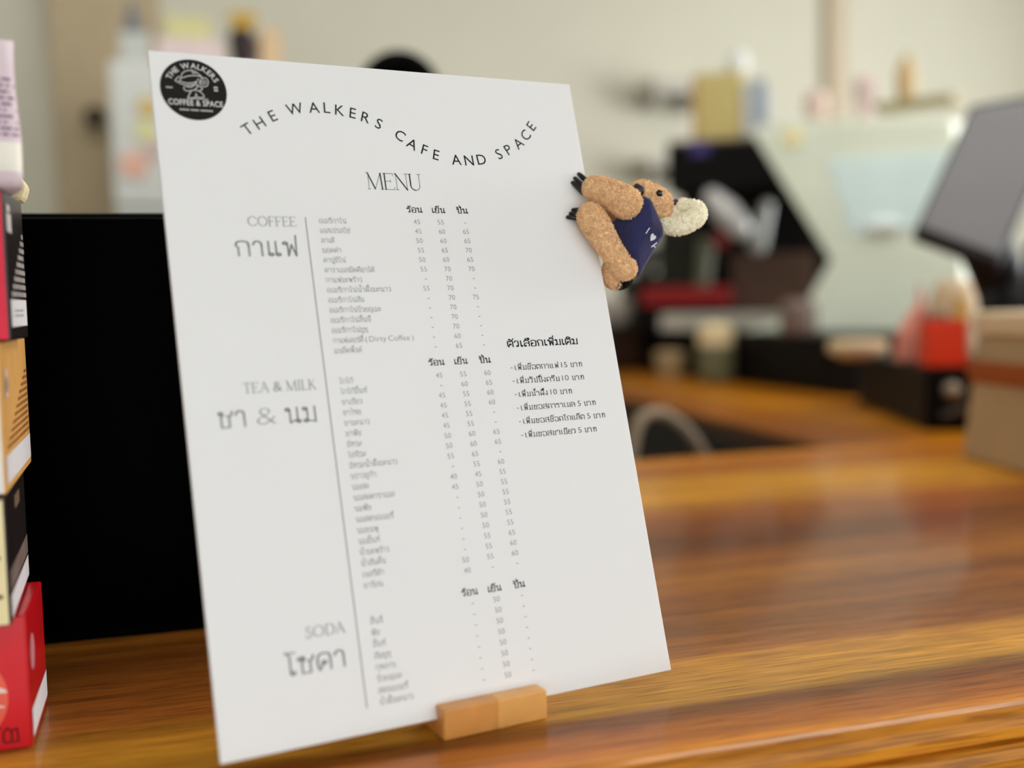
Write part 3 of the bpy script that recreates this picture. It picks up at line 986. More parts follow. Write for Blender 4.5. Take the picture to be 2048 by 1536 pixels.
obj('eye', add_ball(bmesh.new(), on_body(1317, 389) + Vector((0, 0, .0012)), (.0024, .0026, .0022)), mat('eye_black', (8, 8, 9), .08, .6, vary=0), plush, smooth=True)
obj('clip_base', add_ball(bmesh.new(), q_(1240, 560, -7), (.0100, .0068, .0110), Matrix.Rotation(math.radians(12), 3, 'Z')), mat('black_felt', (14, 13, 14), .9, .1), plush, smooth=True)


def board_z(u, v):
    """height of the board's face at this spot, in the toy's own frame"""
    r = px(u, v)
    p0 = Vector((0, 0, .010))
    t = (p0 - CAM).dot(ZB) / r.dot(ZB)
    return (PM.inverted() @ (CAM + r * t)).z


for (u0, v0), (u1, v1) in (((1159, 344), (1176, 362)), ((1151, 354), (1168, 375)), ((1146, 364), (1166, 385)),
                           ((1146, 421), (1170, 428)), ((1141, 429), (1166, 434)), ((1135, 437), (1163, 443))):
    z0, z1 = board_z(u0, v0) + .0016, board_z(u1, v1) + .0042
    um, vm = (u0 + u1) / 2 - 1, (v0 + v1) / 2 - 2
    zm = (board_z(um, vm)) + .0042
    cb = add_tube(bmesh.new(), catmull([q_(u0, v0, z0 * 1000), q_(um, vm, zm * 1000), q_(u1, v1, z1 * 1000 + 1.5)], 3), [.0014, .0016, .0018, .0019, .002, .002, .002], 12)
    obj('claw', cb, M_BLK, plush, smooth=True)

# ------------------------------------------------------------------ stack of cartons at the left
BX = -.104


def rows(y0, y1, z0, z1, n, seed, slope=0.0, fill=.5):
    """small print on a side face, as rows of word-sized marks; coordinates (depth, height)"""
    rnd = random.Random(seed)
    out = []
    for i in range(n):
        z = z1 - (z1 - z0) * (i + .5) / n
        y = y0 + (y1 - y0) * max(0, slope * (1 - i / n))
        hh = (z1 - z0) / n * fill / 2
        while y < y1 - .002:
            l = min(rnd.uniform(.003, .011), y1 - y)
            out.append([(y, z - hh), (y + l, z - hh), (y + l, z + hh), (y, z + hh)])
            y += l + .0016
    return out


def side_print(name, polys, x, m, parent):
    """put (depth, height) outlines on the face x = const, seen from +X"""
    bm = bmesh.new()
    for p in polys:
        bm.faces.new([bm.verts.new((x, q[0], q[1])) for q in p])
    return obj(name, bm, m, parent)


def rect(y0, y1, z0, z1):
    return [[(y0, z0), (y1, z0), (y1, z1), (y0, z1)]]


def carton(label, loc, w_, d_, h_, body, front=None, rot=0.0, name='carton', bev=.0012):
    t = thing(name, label, 'box', loc, rot, 'cartons stacked at the left edge of the counter')
    obj('carton_body', box(-w_, 0, 0, d_, 0, h_), body, t, bevel=bev)
    if front is not None:
        obj('front_panel', box(-w_ + .001, -.0012, -.0006, 0, .001, h_ - .001), front, t)
    return t


M_RED = mat('carton_red', (222, 6, 28), .35, .4, vary=.05, coat=.2)
M_REDS = mat('carton_deep_red', (200, 8, 22), .35, .4, vary=.08, coat=.2)
M_LBL = mat('label_white', (232, 230, 232), .5, .3, vary=.02)
M_DKB = mat('carton_black', (34, 24, 24), .35, .4, vary=.2, coat=.2)
M_TANB = mat('carton_tan', (226, 172, 98), .45, .3, vary=.06)
M_LIL = mat('pouch_lilac', (222, 204, 211), .5, .3, vary=.06)
red = carton('bottom carton of the left stack, bright red with a coral emblem', (BX, .0898, 0), .13, .086, .0795, M_REDS, M_RED)
side_print('side_label', rect(.006, .083, .004, .021), .00035, M_LBL, red)
side_print('side_mark', [[(.02 + .010 * math.cos(a * math.pi / 8), .052 + .011 * math.sin(a * math.pi / 8)) for a in range(16)]], .00035, mat('mark_pink', (206, 130, 140), .5, .3), red)
fb = bmesh.new()
cx, cz = -.030, .0325
fb.faces.new([fb.verts.new((cx + .0185 * math.cos(a * math.pi / 16), -.00085, cz + .0235 * math.sin(a * math.pi / 16))) for a in range(32)])
obj('emblem', fb, mat('emblem_coral', (244, 104, 82), .4, .3, vary=.08), red)
fb = bmesh.new()
for pz in ([(-.032, .0445), (-.023, .0415), (-.0128, .0368), (-.0118, .0348), (-.018, .0352), (-.026, .037), (-.034, .0385)],
           [(-.034, .030), (-.014, .0272), (-.0135, .0262), (-.034, .0270)]):
    fb.faces.new([fb.verts.new((x, -.0011, z)) for x, z in pz])
obj('emblem_leaf', fb, mat('emblem_white', (240, 226, 222), .4, .3), red)
mk = ribbon([(-.5, -.5), (-.5, .2), (-.2, .5), (.1, .2), (.1, -.5)], .14) + ribbon([(.1, .3), (.5, .4), (.55, -.5)], .14) + ribbon([(-.5, -.62), (.6, -.62)], .12) + ribbon([(-.9, .7), (-.7, .5)], .14)
fb = bmesh.new()
for p in put(mk, -.0115, .0098, .0075):
    fb.faces.new([fb.verts.new((q[0], -.0009, q[1])) for q in p])
obj('printed_mark', fb, mat('mark_dark_red', (110, 4, 14), .5, .3), red)

dk = carton('dark brown carton with a cream front, standing on the bottom red carton', (-.1085, .0668, .0800), .12, .122, .0725, M_DKB,
            mat('front_cream', (248, 232, 180), .5, .3, vary=.04), rot=math.radians(2))
side_print('side_label', rect(.004, .118, .003, .016), .0004, M_LBL, dk)
side_print('side_band', rect(.004, .118, .018, .030), .0004, mat('band_taupe', (122, 104, 96), .5, .3, vary=.2), dk)
side_print('side_mark', rect(.05, .08, .058, .066), .0004, mat('band_olive', (120, 100, 70), .5, .3, vary=.2), dk)
for z0_, z1_ in ((.0385, .0398), (.0160, .0182)):
    fb = bmesh.new()
    fb.faces.new([fb.verts.new(v) for v in ((-.05, -.0014, z0_), (-.0035, -.0014, z0_), (-.0035, -.0014, z1_), (-.05, -.0014, z1_))])
    obj('front_stripe', fb, mat('print_brown', (92, 62, 44), .5, .3), dk)

tan = carton('tan carton with brown small print, middle of the left stack', (-.1085, .0762, .1530), .12, .142, .0862, M_TANB,
             mat('front_white', (244, 238, 232), .5, .3, vary=.03), rot=math.radians(1))
side_print('side_label', rect(.004, .138, .005, .021), .0004, M_LBL, tan)
side_print('side_text', rows(.006, .138, .023, .066, 11, 4, .9), .0004, mat('text_brown', (168, 112, 58), .5, .3), tan)
side_print('side_icon', rect(.016, .032, .054, .070), .0004, mat('icon_pale', (224, 200, 170), .5, .3), tan)
side_print('side_icon_dot', [[(.024 + .004 * math.cos(a * math.pi / 6), .061 + .005 * math.sin(a * math.pi / 6)) for a in range(12)]], .0006, mat('icon_grey', (150, 130, 124), .5, .3), tan)

blk = carton('black carton with a crimson front and rows of pale print, below the lilac pouch', (BX + .0005, .0895, .2397), .12, .083, .0868, M_DKB,
             mat('front_crimson', (226, 24, 60), .4, .3, vary=.05), rot=0)
side_print('side_label', rect(.006, .078, .008, .024), .0004, M_LBL, blk)
side_print('side_text', rows(.005, .079, .025, .066, 9, 9, .88, .62), .0004, mat('text_pale', (176, 170, 164), .5, .3, vary=.1), blk)
side_print('side_icon', rect(.006, .026, .063, .074) + rect(.008, .022, .075, .079), .0004, mat('icon_white', (214, 208, 204), .5, .3), blk)
side_print('side_label_print', rows(.02, .06, .013, .019, 2, 3, 0, .4), .0006, mat('text_grey', (176, 174, 176), .5, .3), blk)

# soft lilac pouch on top
pt = thing('pouch', 'lilac pouch with purple print, on top of the left stack of cartons', 'pouch', (-.0895, .078, .3269), math.radians(14))
pb = bmesh.new()
NX, NZ = 10, 12
hgt = .083


def prof_t(f):
    return .012 + .030 * math.sin(math.pi * min(1, max(0, .08 + .80 * f))) ** .7 if f < .97 else .012


grid = []
for k in range(NZ + 1):
    f = k / NZ
    th_ = .032 * (1.0 - .08 * f) + .001 * math.sin(9 * f)
    ring = []
    for i in range(24):
        a = 2 * math.pi * i / 24
        cx_, cy_ = math.cos(a), math.sin(a)
        sx_ = abs(cx_) ** .18 * (1 if cx_ > 0 else -1)
        sy_ = abs(cy_) ** .18 * (1 if cy_ > 0 else -1)
        ring.append(pb.verts.new((-.055 + sx_ * (.055 + .0007 * math.sin(7 * f + 2 * a) - (.001 * f)), .035 + sy_ * th_, f * hgt + (.003 * math.sin(a) if k == NZ else 0))))
    grid.append(ring)
for a, b in zip(grid, grid[1:]):
    for i in range(24):
        pb.faces.new((a[i], a[(i + 1) % 24], b[(i + 1) % 24], b[i]))
pb.faces.new(grid[0][::-1]); pb.faces.new(grid[-1])
pouch_bvh = BVHTree.FromBMesh(pb)
obj('pouch_body', pb, M_LIL, pt, smooth=True)


def wrap_print(name, polys, m, lift=.0005):
    bm = bmesh.new()
    for p in polys:
        vs = []
        for y, z in p:
            h = pouch_bvh.ray_cast(Vector((y - .112, -.1, z)), Vector((0, 1, 0)))
            if h[0] is None:
                break
            vs.append(bm.verts.new(h[0] + Vector((0, -lift, 0))))
        else:
            bm.faces.new(vs)
    return obj(name, bm, m, pt)


wrap_print('front_label', [[(.03 + .0027 * i, .008 + .0055 * k), (.0327 + .0027 * i, .008 + .0055 * k), (.0327 + .0027 * i, .0135 + .0055 * k), (.03 + .0027 * i, .0135 + .0055 * k)]
                           for i in range(30) for k in range(3)], mat('label_ivory', (240, 236, 222), .5, .3), .0008)
wrap_print('front_text', rows(.006, .1105, .027, .061, 10, 15, 0, .42), mat('text_purple', (128, 84, 118), .5, .3))
# pale pouch leaning behind
pc = thing('paper_pouch', 'pale cream paper pouch behind the lilac pouch', 'pouch', (-.1165, .182, .3278), 0.0)
cb = bmesh.new()
add_prism(cb, [Vector((-.05, 0, 0)), Vector((.0125, 0, 0)), Vector((.016, 0, .010)), Vector((.009, 0, .020)), Vector((.003, 0, .028)), Vector((-.05, 0, .03))], (0, .022, 0))
obj('pouch_body', cb, mat('paper_cream', (236, 222, 178), .6, .2), pc, bevel=.003)

# ------------------------------------------------------------------ black monitor behind the board
mo = thing('monitor', 'glossy black monitor standing on the counter behind the menu board', 'monitor', (-.08, .305, 0), math.radians(-1.2))
M_GLS = mat('screen_black', (2, 2, 2), .35, .008, vary=.2)
obj('housing', box(-.33, .27, .006, .05, .0, .331), mat('housing_black', (3, 3, 3), .5, .02), mo, bevel=.003)
obj('screen', box(-.326, .266, .0, .006, .008, .327), M_GLS, mo, bevel=.001)
obj('bezel', box(-.33, .27, .001, .0062, .0, .008), MATS['housing_black'], mo)

# ------------------------------------------------------------------ cream storage box at the right
aV = Vector((-.2075, -.9782, 0)); bV = Vector((.9782, -.2075, 0))
F0 = Vector((1.149, .829, 0))
cbm = thing('storage_box', 'cream lidded box with an orange-brown strap at the right end of the counter', 'box',
            m=Matrix(((aV.x, bV.x, 0, F0.x), (aV.y, bV.y, 0, F0.y), (0, 0, 1, 0), (0, 0, 0, 1))))
bb = bmesh.new()
lo_ = [bb.verts.new(v) for v in ((0, 0, 0), (.34, 0, 0), (.34, .30, 0), (0, .30, 0))]
hi_ = [bb.verts.new(v) for v in ((.0, .022, .19), (.34, .022, .19), (.34, .28, .19), (.0, .28, .19))]
for i in range(4):
    bb.faces.new((lo_[i], lo_[(i + 1) % 4], hi_[(i + 1) % 4], hi_[i]))
bb.faces.new(lo_[::-1]); bb.faces.new(hi_)
M_CBOX = mat('box_cream', (178, 154, 116), .6, .3, vary=.06, scale=8)
obj('box_body', bb, M_CBOX, cbm, bevel=.006, seg=3)
obj('lid', box(-.003, .343, .017, .285, .19, .225), mat('lid_cream', (226, 206, 172), .6, .3, vary=.04), cbm, bevel=.006, seg=3)
st = bmesh.new()
add_box(st, -.004, .344, .0085, .292, .118, .152)
obj('strap', st, mat('strap_brown', (156, 76, 4), .5, .3, vary=.08), cbm, bevel=.004)

# ------------------------------------------------------------------ cash drawer on the side worktop, and what stands on it
tv = Vector((.381, .9246, 0)); nv = Vector((.9246, -.381, 0))
D0 = Vector((1.318, 1.137, 0))
DM = Matrix(((nv.x, tv.x, 0, D0.x), (nv.y, tv.y, 0, D0.y), (0, 0, 1, 0), (0, 0, 0, 1)))
cdw = thing('cash_drawer', 'black cash drawer with a round lock on the side worktop, under the grey screen', 'cash drawer', m=DM)
M_BKM = mat('black_metal', (6, 6, 6), .5, .12, vary=.3)
obj('case', box(0, .46, 0, .58, .0, .116), M_BKM, cdw, bevel=.004)
obj('drawer_front', box(.012, .448, -.006, .0, .02, .1), M_BKM, cdw, bevel=.002)
obj('lock', tube([(.045, -.004, .075), (.045, -.014, .075)], .017, 16), mat('lock_steel', (150, 140, 120), .4, .5, metal=.4), cdw, smooth=True)
obj('cord', tube(catmull([(.03, -.012, .03), (.07, -.03, .045), (.12, -.02, .05), (.2, -.02, .04)], 5), .006, 8), mat('cord_grey', (90, 84, 78), .5, .3), cdw, smooth=True)


def on_top(u, v, z, d):
    p = at(u, v, d)
    return Vector((p.x, p.y, z))


# pink pyramid and red box
def on_drawer(u, v, dy=.0):
    q = DM.inverted() @ onz(u, v, .1165)
    q.x = min(max(q.x, .044), .40)
    q.y = min(max(q.y + dy, .045), .53)
    return DM @ q


pp = on_drawer(1808, 722)
py = thing('gift_bag', 'pink pointed gift bag beside the red-orange box on the cash drawer', 'bag', (pp.x, pp.y, .1165), math.radians(-20))
gb = bmesh.new()
SX = .78
lv = [[(-.048, -.025, 0), (.045, -.025, 0), (.045, .025, 0), (-.048, .025, 0)], [(-.044, -.022, .055), (.043, -.022, .06), (.043, .022, .06), (-.044, .022, .055)],
      [(-.026, -.014, .088), (.034, -.014, .088), (.034, .014, .088), (-.026, .014, .088)], [(.002, -.006, .118), (.02, -.006, .118), (.02, .006, .118), (.002, .006, .118)],
      [(.006, -.004, .156), (.014, -.004, .156), (.014, .004, .156), (.006, .004, .156)]]
vr = [[gb.verts.new((v[0] * SX, v[1], v[2])) for v in r] for r in lv]
for a, b in zip(vr, vr[1:]):
    for i in range(4):
        gb.faces.new((a[i], a[(i + 1) % 4], b[(i + 1) % 4], b[i]))
gb.faces.new(vr[0][::-1]); gb.faces.new(vr[-1])
obj('bag_body', gb, mat('bag_pink', (240, 158, 138), .6, .2, vary=.08), py, bevel=.004)
obj('tag', box(.016, .036, -.028, -.0255, .008, .045), mat('tag_pink', (220, 120, 150), .6, .2), py)
rp = on_drawer(1893, 748)
rb = thing('red_box', 'red-orange open box with a yellow tube, right of the pink bag', 'box', (rp.x, rp.y, .1165), math.radians(-20))
obj('box_body', box(-.036, .036, -.03, .03, 0, .088), mat('box_red_orange', (236, 58, 8), .5, .3, vary=.12, scale=20), rb, bevel=.003)
obj('box_flap', box(-.034, .0, -.028, .028, .088, .100), mat('flap_grey', (150, 110, 100), .5, .3), rb, bevel=.002)
obj('tube', tube([(.026, -.012, .06), (.028, -.012, .118)], .012, 14), mat('tube_yellow', (226, 180, 84), .5, .3), rb, smooth=True)
# pos screen standing on the drawer
BL, BR, TLp = at(1838, 452, 2.06), at(1998, 510, 2.0), at(1945, 216, 2.14)
ex = (BR - BL).normalized()
ez = ex.cross(TLp - BL).normalized()
ey = ez.cross(ex).normalized()
ps = thing('pos_terminal', 'grey tilted screen of a till on a black stand on the cash drawer', 'till screen',
           loc=on_top(2030, 600, .1167, 2.12))
SM = Matrix(((ex.x, ey.x, ez.x, BL.x), (ex.y, ey.y, ez.y, BL.y), (ex.z, ey.z, ez.z, BL.z), (0, 0, 0, 1)))


def scr(u, v):
    r = px(u, v)
    q = CAM + r * ((BL - CAM).dot(ez) / r.dot(ez)) - BL
    return q.dot(ex), q.dot(ey)


quad = [scr(*p) for p in ((1838, 452), (2000, 512), (2140, 180), (1945, 216))]
cx = sum(p[0] for p in quad) / 4
cy = sum(p[1] for p in quad) / 4
wide = quad[1][0]
sv = quad[3][1]
O_ = Matrix.Translation(-ps.location)
for nm, k, z0_, dz, m_ in (('housing', 1.07, -.04, .037, mat('till_black', (20, 24, 30), .5, .3, vary=.2)),
                           ('screen', .985, -.004, .004, mat('till_grey', (116, 116, 118), .55, .2, vary=.05, scale=3))):
    qb = prism([(cx + (x - cx) * k, cy + (y - cy) * k, z0_) for x, y in quad], (0, 0, dz))
    bmesh.ops.transform(qb, matrix=O_ @ SM, verts=qb.verts)
    obj(nm, qb, m_, ps, bevel=.004 if nm == 'housing' else .001)
sb = bmesh.new()
add_lathe(sb, [(.09, 0), (.088, .012), (.03, .022)], (0, 0, 0), 24)
top = BL + ex * (wide * .55) + ey * (sv * .35) - ez * .098 - ps.location
add_tube(sb, catmull([(0, 0, .06), (.0, .02, .1), top / 2 + Vector((.03, .02, .02)), top], 5), .05, 16)
obj('stand', sb, mat('stand_dark', (22, 20, 21), .5, .2, vary=.2), ps, smooth=True)
# dark customer display to the right of the stand
cdp = on_top(2062, 560, .1165, 1.98)
kd = thing('card_reader', 'dark upright card reader standing in front of the grey till screen', 'card reader', (cdp.x + .035, cdp.y - .02, .1165), math.radians(-12))
obj('reader_body', box(-.045, .06, -.02, .03, 0, .225), mat('reader_dark', (34, 34, 36), .5, .3, vary=.1), kd, bevel=.008)
obj('reader_screen', box(-.036, .05, -.022, -.02, .13, .21), mat('reader_glass', (16, 20, 34), .2, .4), kd)
# paper roll, cup and blue bottle between case and till
p_ = at(1906, 600, 2.45)
tag(obj('paper_roll', lathe([(.052, 0), (.055, .004), (.055, .10), (.04, .15), (.03, .165)], (p_.x, p_.y, .1165), 24), mat('roll_beige', (196, 172, 140), .7, .2), smooth=True),
    'beige rounded container behind the red-orange box', 'container')
p_ = at(1888, 520, 2.75)

# ------------------------------------------------------------------ low black cabinet, espresso machine and pale green case
lc = tag(obj('low_cabinet', box(1.60, 2.6, 1.78, 3.45, 0, .15), mat('low_black', (7, 6, 6), .5, .12, vary=.3), bevel=.004),
         'low black cabinet under the espresso machine and the pale green case', 'cabinet')
A, B_ = at(1490, 655, 3.36), at(1905, 655, 2.98)
A.z = B_.z = .1505
ax = (B_ - A); GW = ax.length; ax.normalize()
an = Vector((-ax.y, ax.x, 0))
GM = Matrix(((ax.x, an.x, 0, A.x), (ax.y, an.y, 0, A.y), (0, 0, 1, A.z), (0, 0, 0, 1)))
gc = thing('display_case', 'pale green slanted glass case on the low black cabinet, right of the espresso machine', 'display case', m=GM)


def g2(u, v):
    """spot on the case's front, as (along, height)"""
    r = px(u, v)
    t = (A - CAM).dot(an) / r.dot(an)
    p = CAM + r * t
    return (p - A).dot(ax), p.z - A.z


M_MINT = mat('mint_glass', (232, 242, 224), .3, .4, vary=.04, scale=6)
outl = [(1498, 258), (1560, 240), (1905, 236), (1925, 420), (1920, 668), (1760, 676), (1480, 664), (1560, 638), (1604, 618), (1660, 520)]
gp = [g2(*p) for p in outl]
zmin = 0.0
gp = [(a, max(zmin, h)) for a, h in gp]
gp[4] = (gp[4][0], 0); gp[5] = (gp[5][0], 0); gp[6] = (gp[6][0], 0)
obj('case_body', prism([(a, 0, h) for a, h in gp], (0, .26, 0)), M_MINT, gc, bevel=.006)
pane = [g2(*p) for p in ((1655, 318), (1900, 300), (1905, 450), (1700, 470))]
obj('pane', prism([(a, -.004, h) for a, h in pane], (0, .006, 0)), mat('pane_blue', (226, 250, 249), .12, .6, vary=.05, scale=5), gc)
pane = [g2(*p) for p in ((1520, 300), (1590, 292), (1700, 600), (1640, 612))]
lamp_c = g2(1585, 275)  # blurred lamp reflection on the case, put in as a pale yellow disc
obj('lamp_glint', lathe([(.028, 0), (.026, .006)], (0, 0, 0), 24, Matrix.Translation((lamp_c[0], -.001, lamp_c[1])) @ Matrix.Rotation(math.radians(90), 4, 'X')),
    mat('glint_yellow', (255, 238, 182), .5, .3), gc)
ww = g2(1768, 452)
obj('handle', add_ball(bmesh.new(), (ww[0], -.012, ww[1]), (.05, .012, .02)), mat('handle_white', (238, 246, 244), .3, .5), gc, smooth=True)
gtop = g2(1700, 238)[1]
# things on the case
tb = g2(1802, 238)
tray = tag(obj('tray', prism([(0, 0, 0), (.225, 0, 0), (.232, 0, .022), (-.007, 0, .022)], (0, .1, 0)), mat('tray_olive', (158, 148, 112), .5, .3, vary=.08), bevel=.003),
           'olive-brown tray lying on top of the pale green case', 'tray')
tray.matrix_world = GM @ Matrix.Translation((tb[0] - .11, .06, g2(1560, 240)[1] + .002))


def on_case(name, label, cat, u, prof, m, v=240, n=20, dy=.07):
    a, h = g2(u, v)
    top_h = gp[1][1] + (gp[2][1] - gp[1][1]) * (a - gp[1][0]) / (gp[2][0] - gp[1][0])
    p = GM @ Vector((a, dy, top_h + .002))
    return tag(obj(name, lathe(prof, p, n), m, smooth=False), label, cat)


on_case('jar', 'pink jar on the left of the pale green case', 'jar', 1612, [(.028, 0), (.034, .02), (.034, .07), (.022, .088)], mat('jar_pink', (208, 186, 174), .5, .3))
on_case('paper_cup', 'pink and lilac cup beside the tray on the pale green case', 'cup', 1714, [(.022, 0), (.034, .10), (.030, .12)], mat('cup_lilac', (212, 192, 186), .5, .3), dy=.06)
on_case('carton', 'cream packet between the wall trim and the lilac cup', 'box', 1694, [(.014, 0), (.016, .05), (.012, .06)], mat('packet_cream', (232, 216, 194), .5, .3), n=4, dy=.10)
a, h = g2(1786, 240)
bp = GM @ Vector((a, .10, tray.matrix_world.translation.z - GM.translation.z + .022))
tag(obj('bottle', lathe([(.020, 0), (.026, .02), (.027, .08), (.018, .10), (.012, .125)], bp, 20), mat('bottle_tan', (186, 160, 112), .5, .3)),
    'tan bottle standing on the olive-brown tray', 'bottle')

# espresso machine
EA, EB = at(1340, 640, 3.82), at(1660, 640, 3.66)
EA.z = EB.z = .1505
ax2 = EB - EA; EW = ax2.length; ax2.normalize()
an2 = Vector((-ax2.y, ax2.x, 0))
EM = Matrix(((ax2.x, an2.x, 0, EA.x), (ax2.y, an2.y, 0, EA.y), (0, 0, 1, EA.z), (0, 0, 0, 1)))
em = thing('espresso_machine', 'black espresso machine with red trim and steel parts, left of the pale green case', 'coffee machine', m=EM)


def e2(u, v, off=0.0):
    r = px(u, v)
    t = (EA + an2 * off - CAM).dot(an2) / r.dot(an2)
    p = CAM + r * t
    return (p - EA).dot(ax2), p.z - EA.z


M_ESP = mat('espresso_black', (9, 7, 6), .5, .12, vary=.3)
ht_ = e2(1480, 285)[1]
x0, _ = e2(1350, 300)
obj('back_body', box(x0, EW + .02, .14, .40, 0, ht_), M_ESP, em, bevel=.006)
obj('top_hood', box(x0 - .02, EW + .01, -.05, .42, ht_ - .16, ht_), M_ESP, em, bevel=.01)
obj('top_plate', box(x0 - .02, EW + .01, -.05, .42, ht_, ht_ + .012), mat('plate_brown', (104, 90, 78), .4, .4), em, bevel=.003)
wt0, wtz0 = e2(1306, 612)
wt1, wtz1 = e2(1392, 446)
obj('water_tank', box(wt0, wt1, .10, .30, 0, wtz1), mat('tank_olive', (34, 35, 25), .5, .15, vary=.2), em, bevel=.008)
obj('brown_panel', box(e2(1455, 560)[0], e2(1625, 560)[0], .10, .14, .05, e2(1500, 505)[1]), mat('panel_brown', (84, 60, 48), .5, .3, vary=.1), em, bevel=.004)
obj('drip_tray', box(e2(1345, 640)[0] - .02, EW + .03, -.13, .14, 0, .052), mat('tray_grey', (186, 182, 170), .4, .5, vary=.1), em, bevel=.004)
rx0, rz0 = e2(1285, 606, .0)
rx1, rz1 = e2(1455, 572, .0)
obj('red_trim', box(rx0, rx1, -.03, .12, max(.045, rz0 - .01), rz1), mat('trim_red', (140, 8, 14), .35, .5, vary=.1), em, bevel=.004)
g_ = [e2(1425, 395, -.06), e2(1452, 425, -.06), e2(1480, 455, -.06)]
obj('steel_jug', tube([(a, -.06, h) for a, h in g_], [.030, .046, .040], 18), mat('steel', (205, 205, 205), .35, .5, metal=.3), em, smooth=True)
g_ = [e2(1535, 412, -.03), e2(1515, 490, -.03)]
obj('portafilter', tube([(a, -.03, h) for a, h in g_], [.02, .032], 14), mat('steel_dull', (168, 170, 168), .4, .5, metal=.2), em, smooth=True)
g_ = [e2(1412, 490, 0), e2(1402, 585, 0)]
obj('glass_tube', tube([(a, .02, h) for a, h in g_], .028, 14), mat('tube_green_grey', (92, 94, 76), .4, .4), em, smooth=True)
g_ = e2(1440, 480, -.02)
obj('red_button', add_ball(bmesh.new(), (g_[0], -.01, g_[1]), (.025, .02, .03)), MATS['trim_red'], em, smooth=True)
g_ = e2(1400, 290, -.05)
obj('badge', box(g_[0] - .03, g_[0] + .03, -.053, -.05, g_[1] - .03, g_[1] + .015), mat('badge_violet', (70, 62, 128), .5, .3), em)
# on top of the espresso machine
def on_esp(u, v0, v1, w_, d_, off):
    a, h1 = e2(u, v1, off)
    return a


a0, _ = e2(1385, 200, .05); a1, hh = e2(1482, 140, .05)
et = ht_ + .0125
yb = thing('carton', 'pale yellow carton with an orange side on top of the espresso machine', 'box', m=EM @ Matrix.Translation((a0, .05, et)))
obj('carton_body', box(0.016, a1 - a0, 0, .16, 0, hh - et), mat('carton_yellow', (202, 186, 122), .5, .3, vary=.05), yb, bevel=.003)
obj('carton_side', box(0, .016, 0, .16, 0, hh - et - .004), mat('carton_orange', (196, 146, 84), .5, .3, vary=.05), yb, bevel=.003)
a0, _ = e2(1486, 200, .05); a1, hh = e2(1532, 158, .05)
wb = thing('carton', 'white and blue carton right of the pale yellow carton', 'box', m=EM @ Matrix.Translation((a0, .05, et)))
obj('carton_body', box(0, (a1 - a0) * .4, 0, .12, 0, hh - et), mat('carton_white', (206, 210, 208), .5, .3, vary=.05), wb, bevel=.003)
obj('carton_side', box((a1 - a0) * .4, a1 - a0, 0, .12, 0, hh - et), mat('carton_blue', (152, 162, 174), .5, .3, vary=.1), wb, bevel=.003)
a0, h0 = e2(1384, 140, .05); a1, h1 = e2(1475, 112, .08)
hy = (yb.matrix_world.translation.z - EA.z) + (e2(1482, 140, .05)[1] - et)
tag(obj('tissue_roll', lathe([(.03, 0), (.036, .01), (.036, .05), (.022, .072)], EM @ Vector((a1, .10, hy + .0005)), 22), mat('roll_white', (226, 228, 226), .8, .1), smooth=True),
    'white roll on top of the pale yellow carton', 'roll')

# dark shelves on the back wall
for u0, u1, v0, v1, lab in ((1288, 1398, 164, 196, 'upper grey wall shelf left of the yellow carton'), (1278, 1350, 318, 340, 'lower grey wall shelf left of the espresso machine')):
    a, b2 = ony(u0, v0, 3.9), ony(u1, v1, 3.9)
    s_ = thing('wall_shelf', lab, 'shelf', (a.x, 4.0, b2.z))
    obj('shelf_board', box(0, b2.x - a.x, -.2, 0, 0, a.z - b2.z), mat('shelf_grey', (188, 184, 174), .5, .3, vary=.05), s_, bevel=.003)
    obj('bracket', box(.03, .05, -.16, -.0005, -.05, 0), MATS['shelf_grey'], s_)
    obj('bracket', box(b2.x - a.x - .05, b2.x - a.x - .03, -.16, -.0005, -.05, 0), MATS['shelf_grey'], s_)

# cups and small things in front of the espresso machine
p_ = onz(1352, 752, .0005) + Vector((-.03, -.02, 0))
tag(obj('paper_cup', lathe([(.038, 0), (.048, .05), (.050, .075), (.040, .085)], p_, 24), mat('cup_cream', (172, 150, 112), .5, .3)),
    'small cream cup on the near edge of the side worktop', 'cup')
p_ = onz(1432, 765, .0005)
jt = thing('jar', 'pale green jar with a cream lid in front of the low black cabinet', 'jar', p_)
obj('glass', lathe([(.045, 0), (.055, .02), (.055, .10), (.048, .112)], n=24), mat('jar_green', (104, 104, 74), .4, .4), jt, smooth=False)
obj('lid', lathe([(.052, .112), (.054, .12), (.052, .165), (.03, .18)], n=24), mat('lid_bright', (232, 214, 170), .4, .4), jt)
p_ = at(1592, 690, 3.0)
tag(obj('knock_box', lathe([(.045, 0), (.05, .02), (.05, .075), (.035, .095)], on_top(1592, 690, .1505, 3.02) + Vector((.02, .02, 0)), 22), mat('pot_taupe', (116, 98, 90), .4, .4)),
    'taupe pot at the front of the low black cabinet', 'pot')
p_ = on_top(1715, 690, .1165, 2.42)
tag(obj('saucer_stack', lathe([(.030, 0), (.062, .014), (.064, .03), (.058, .04)], p_, 26), mat('saucer_cream', (214, 190, 150), .4, .4)),
    'cream saucers on the far end of the cash drawer', 'saucers')

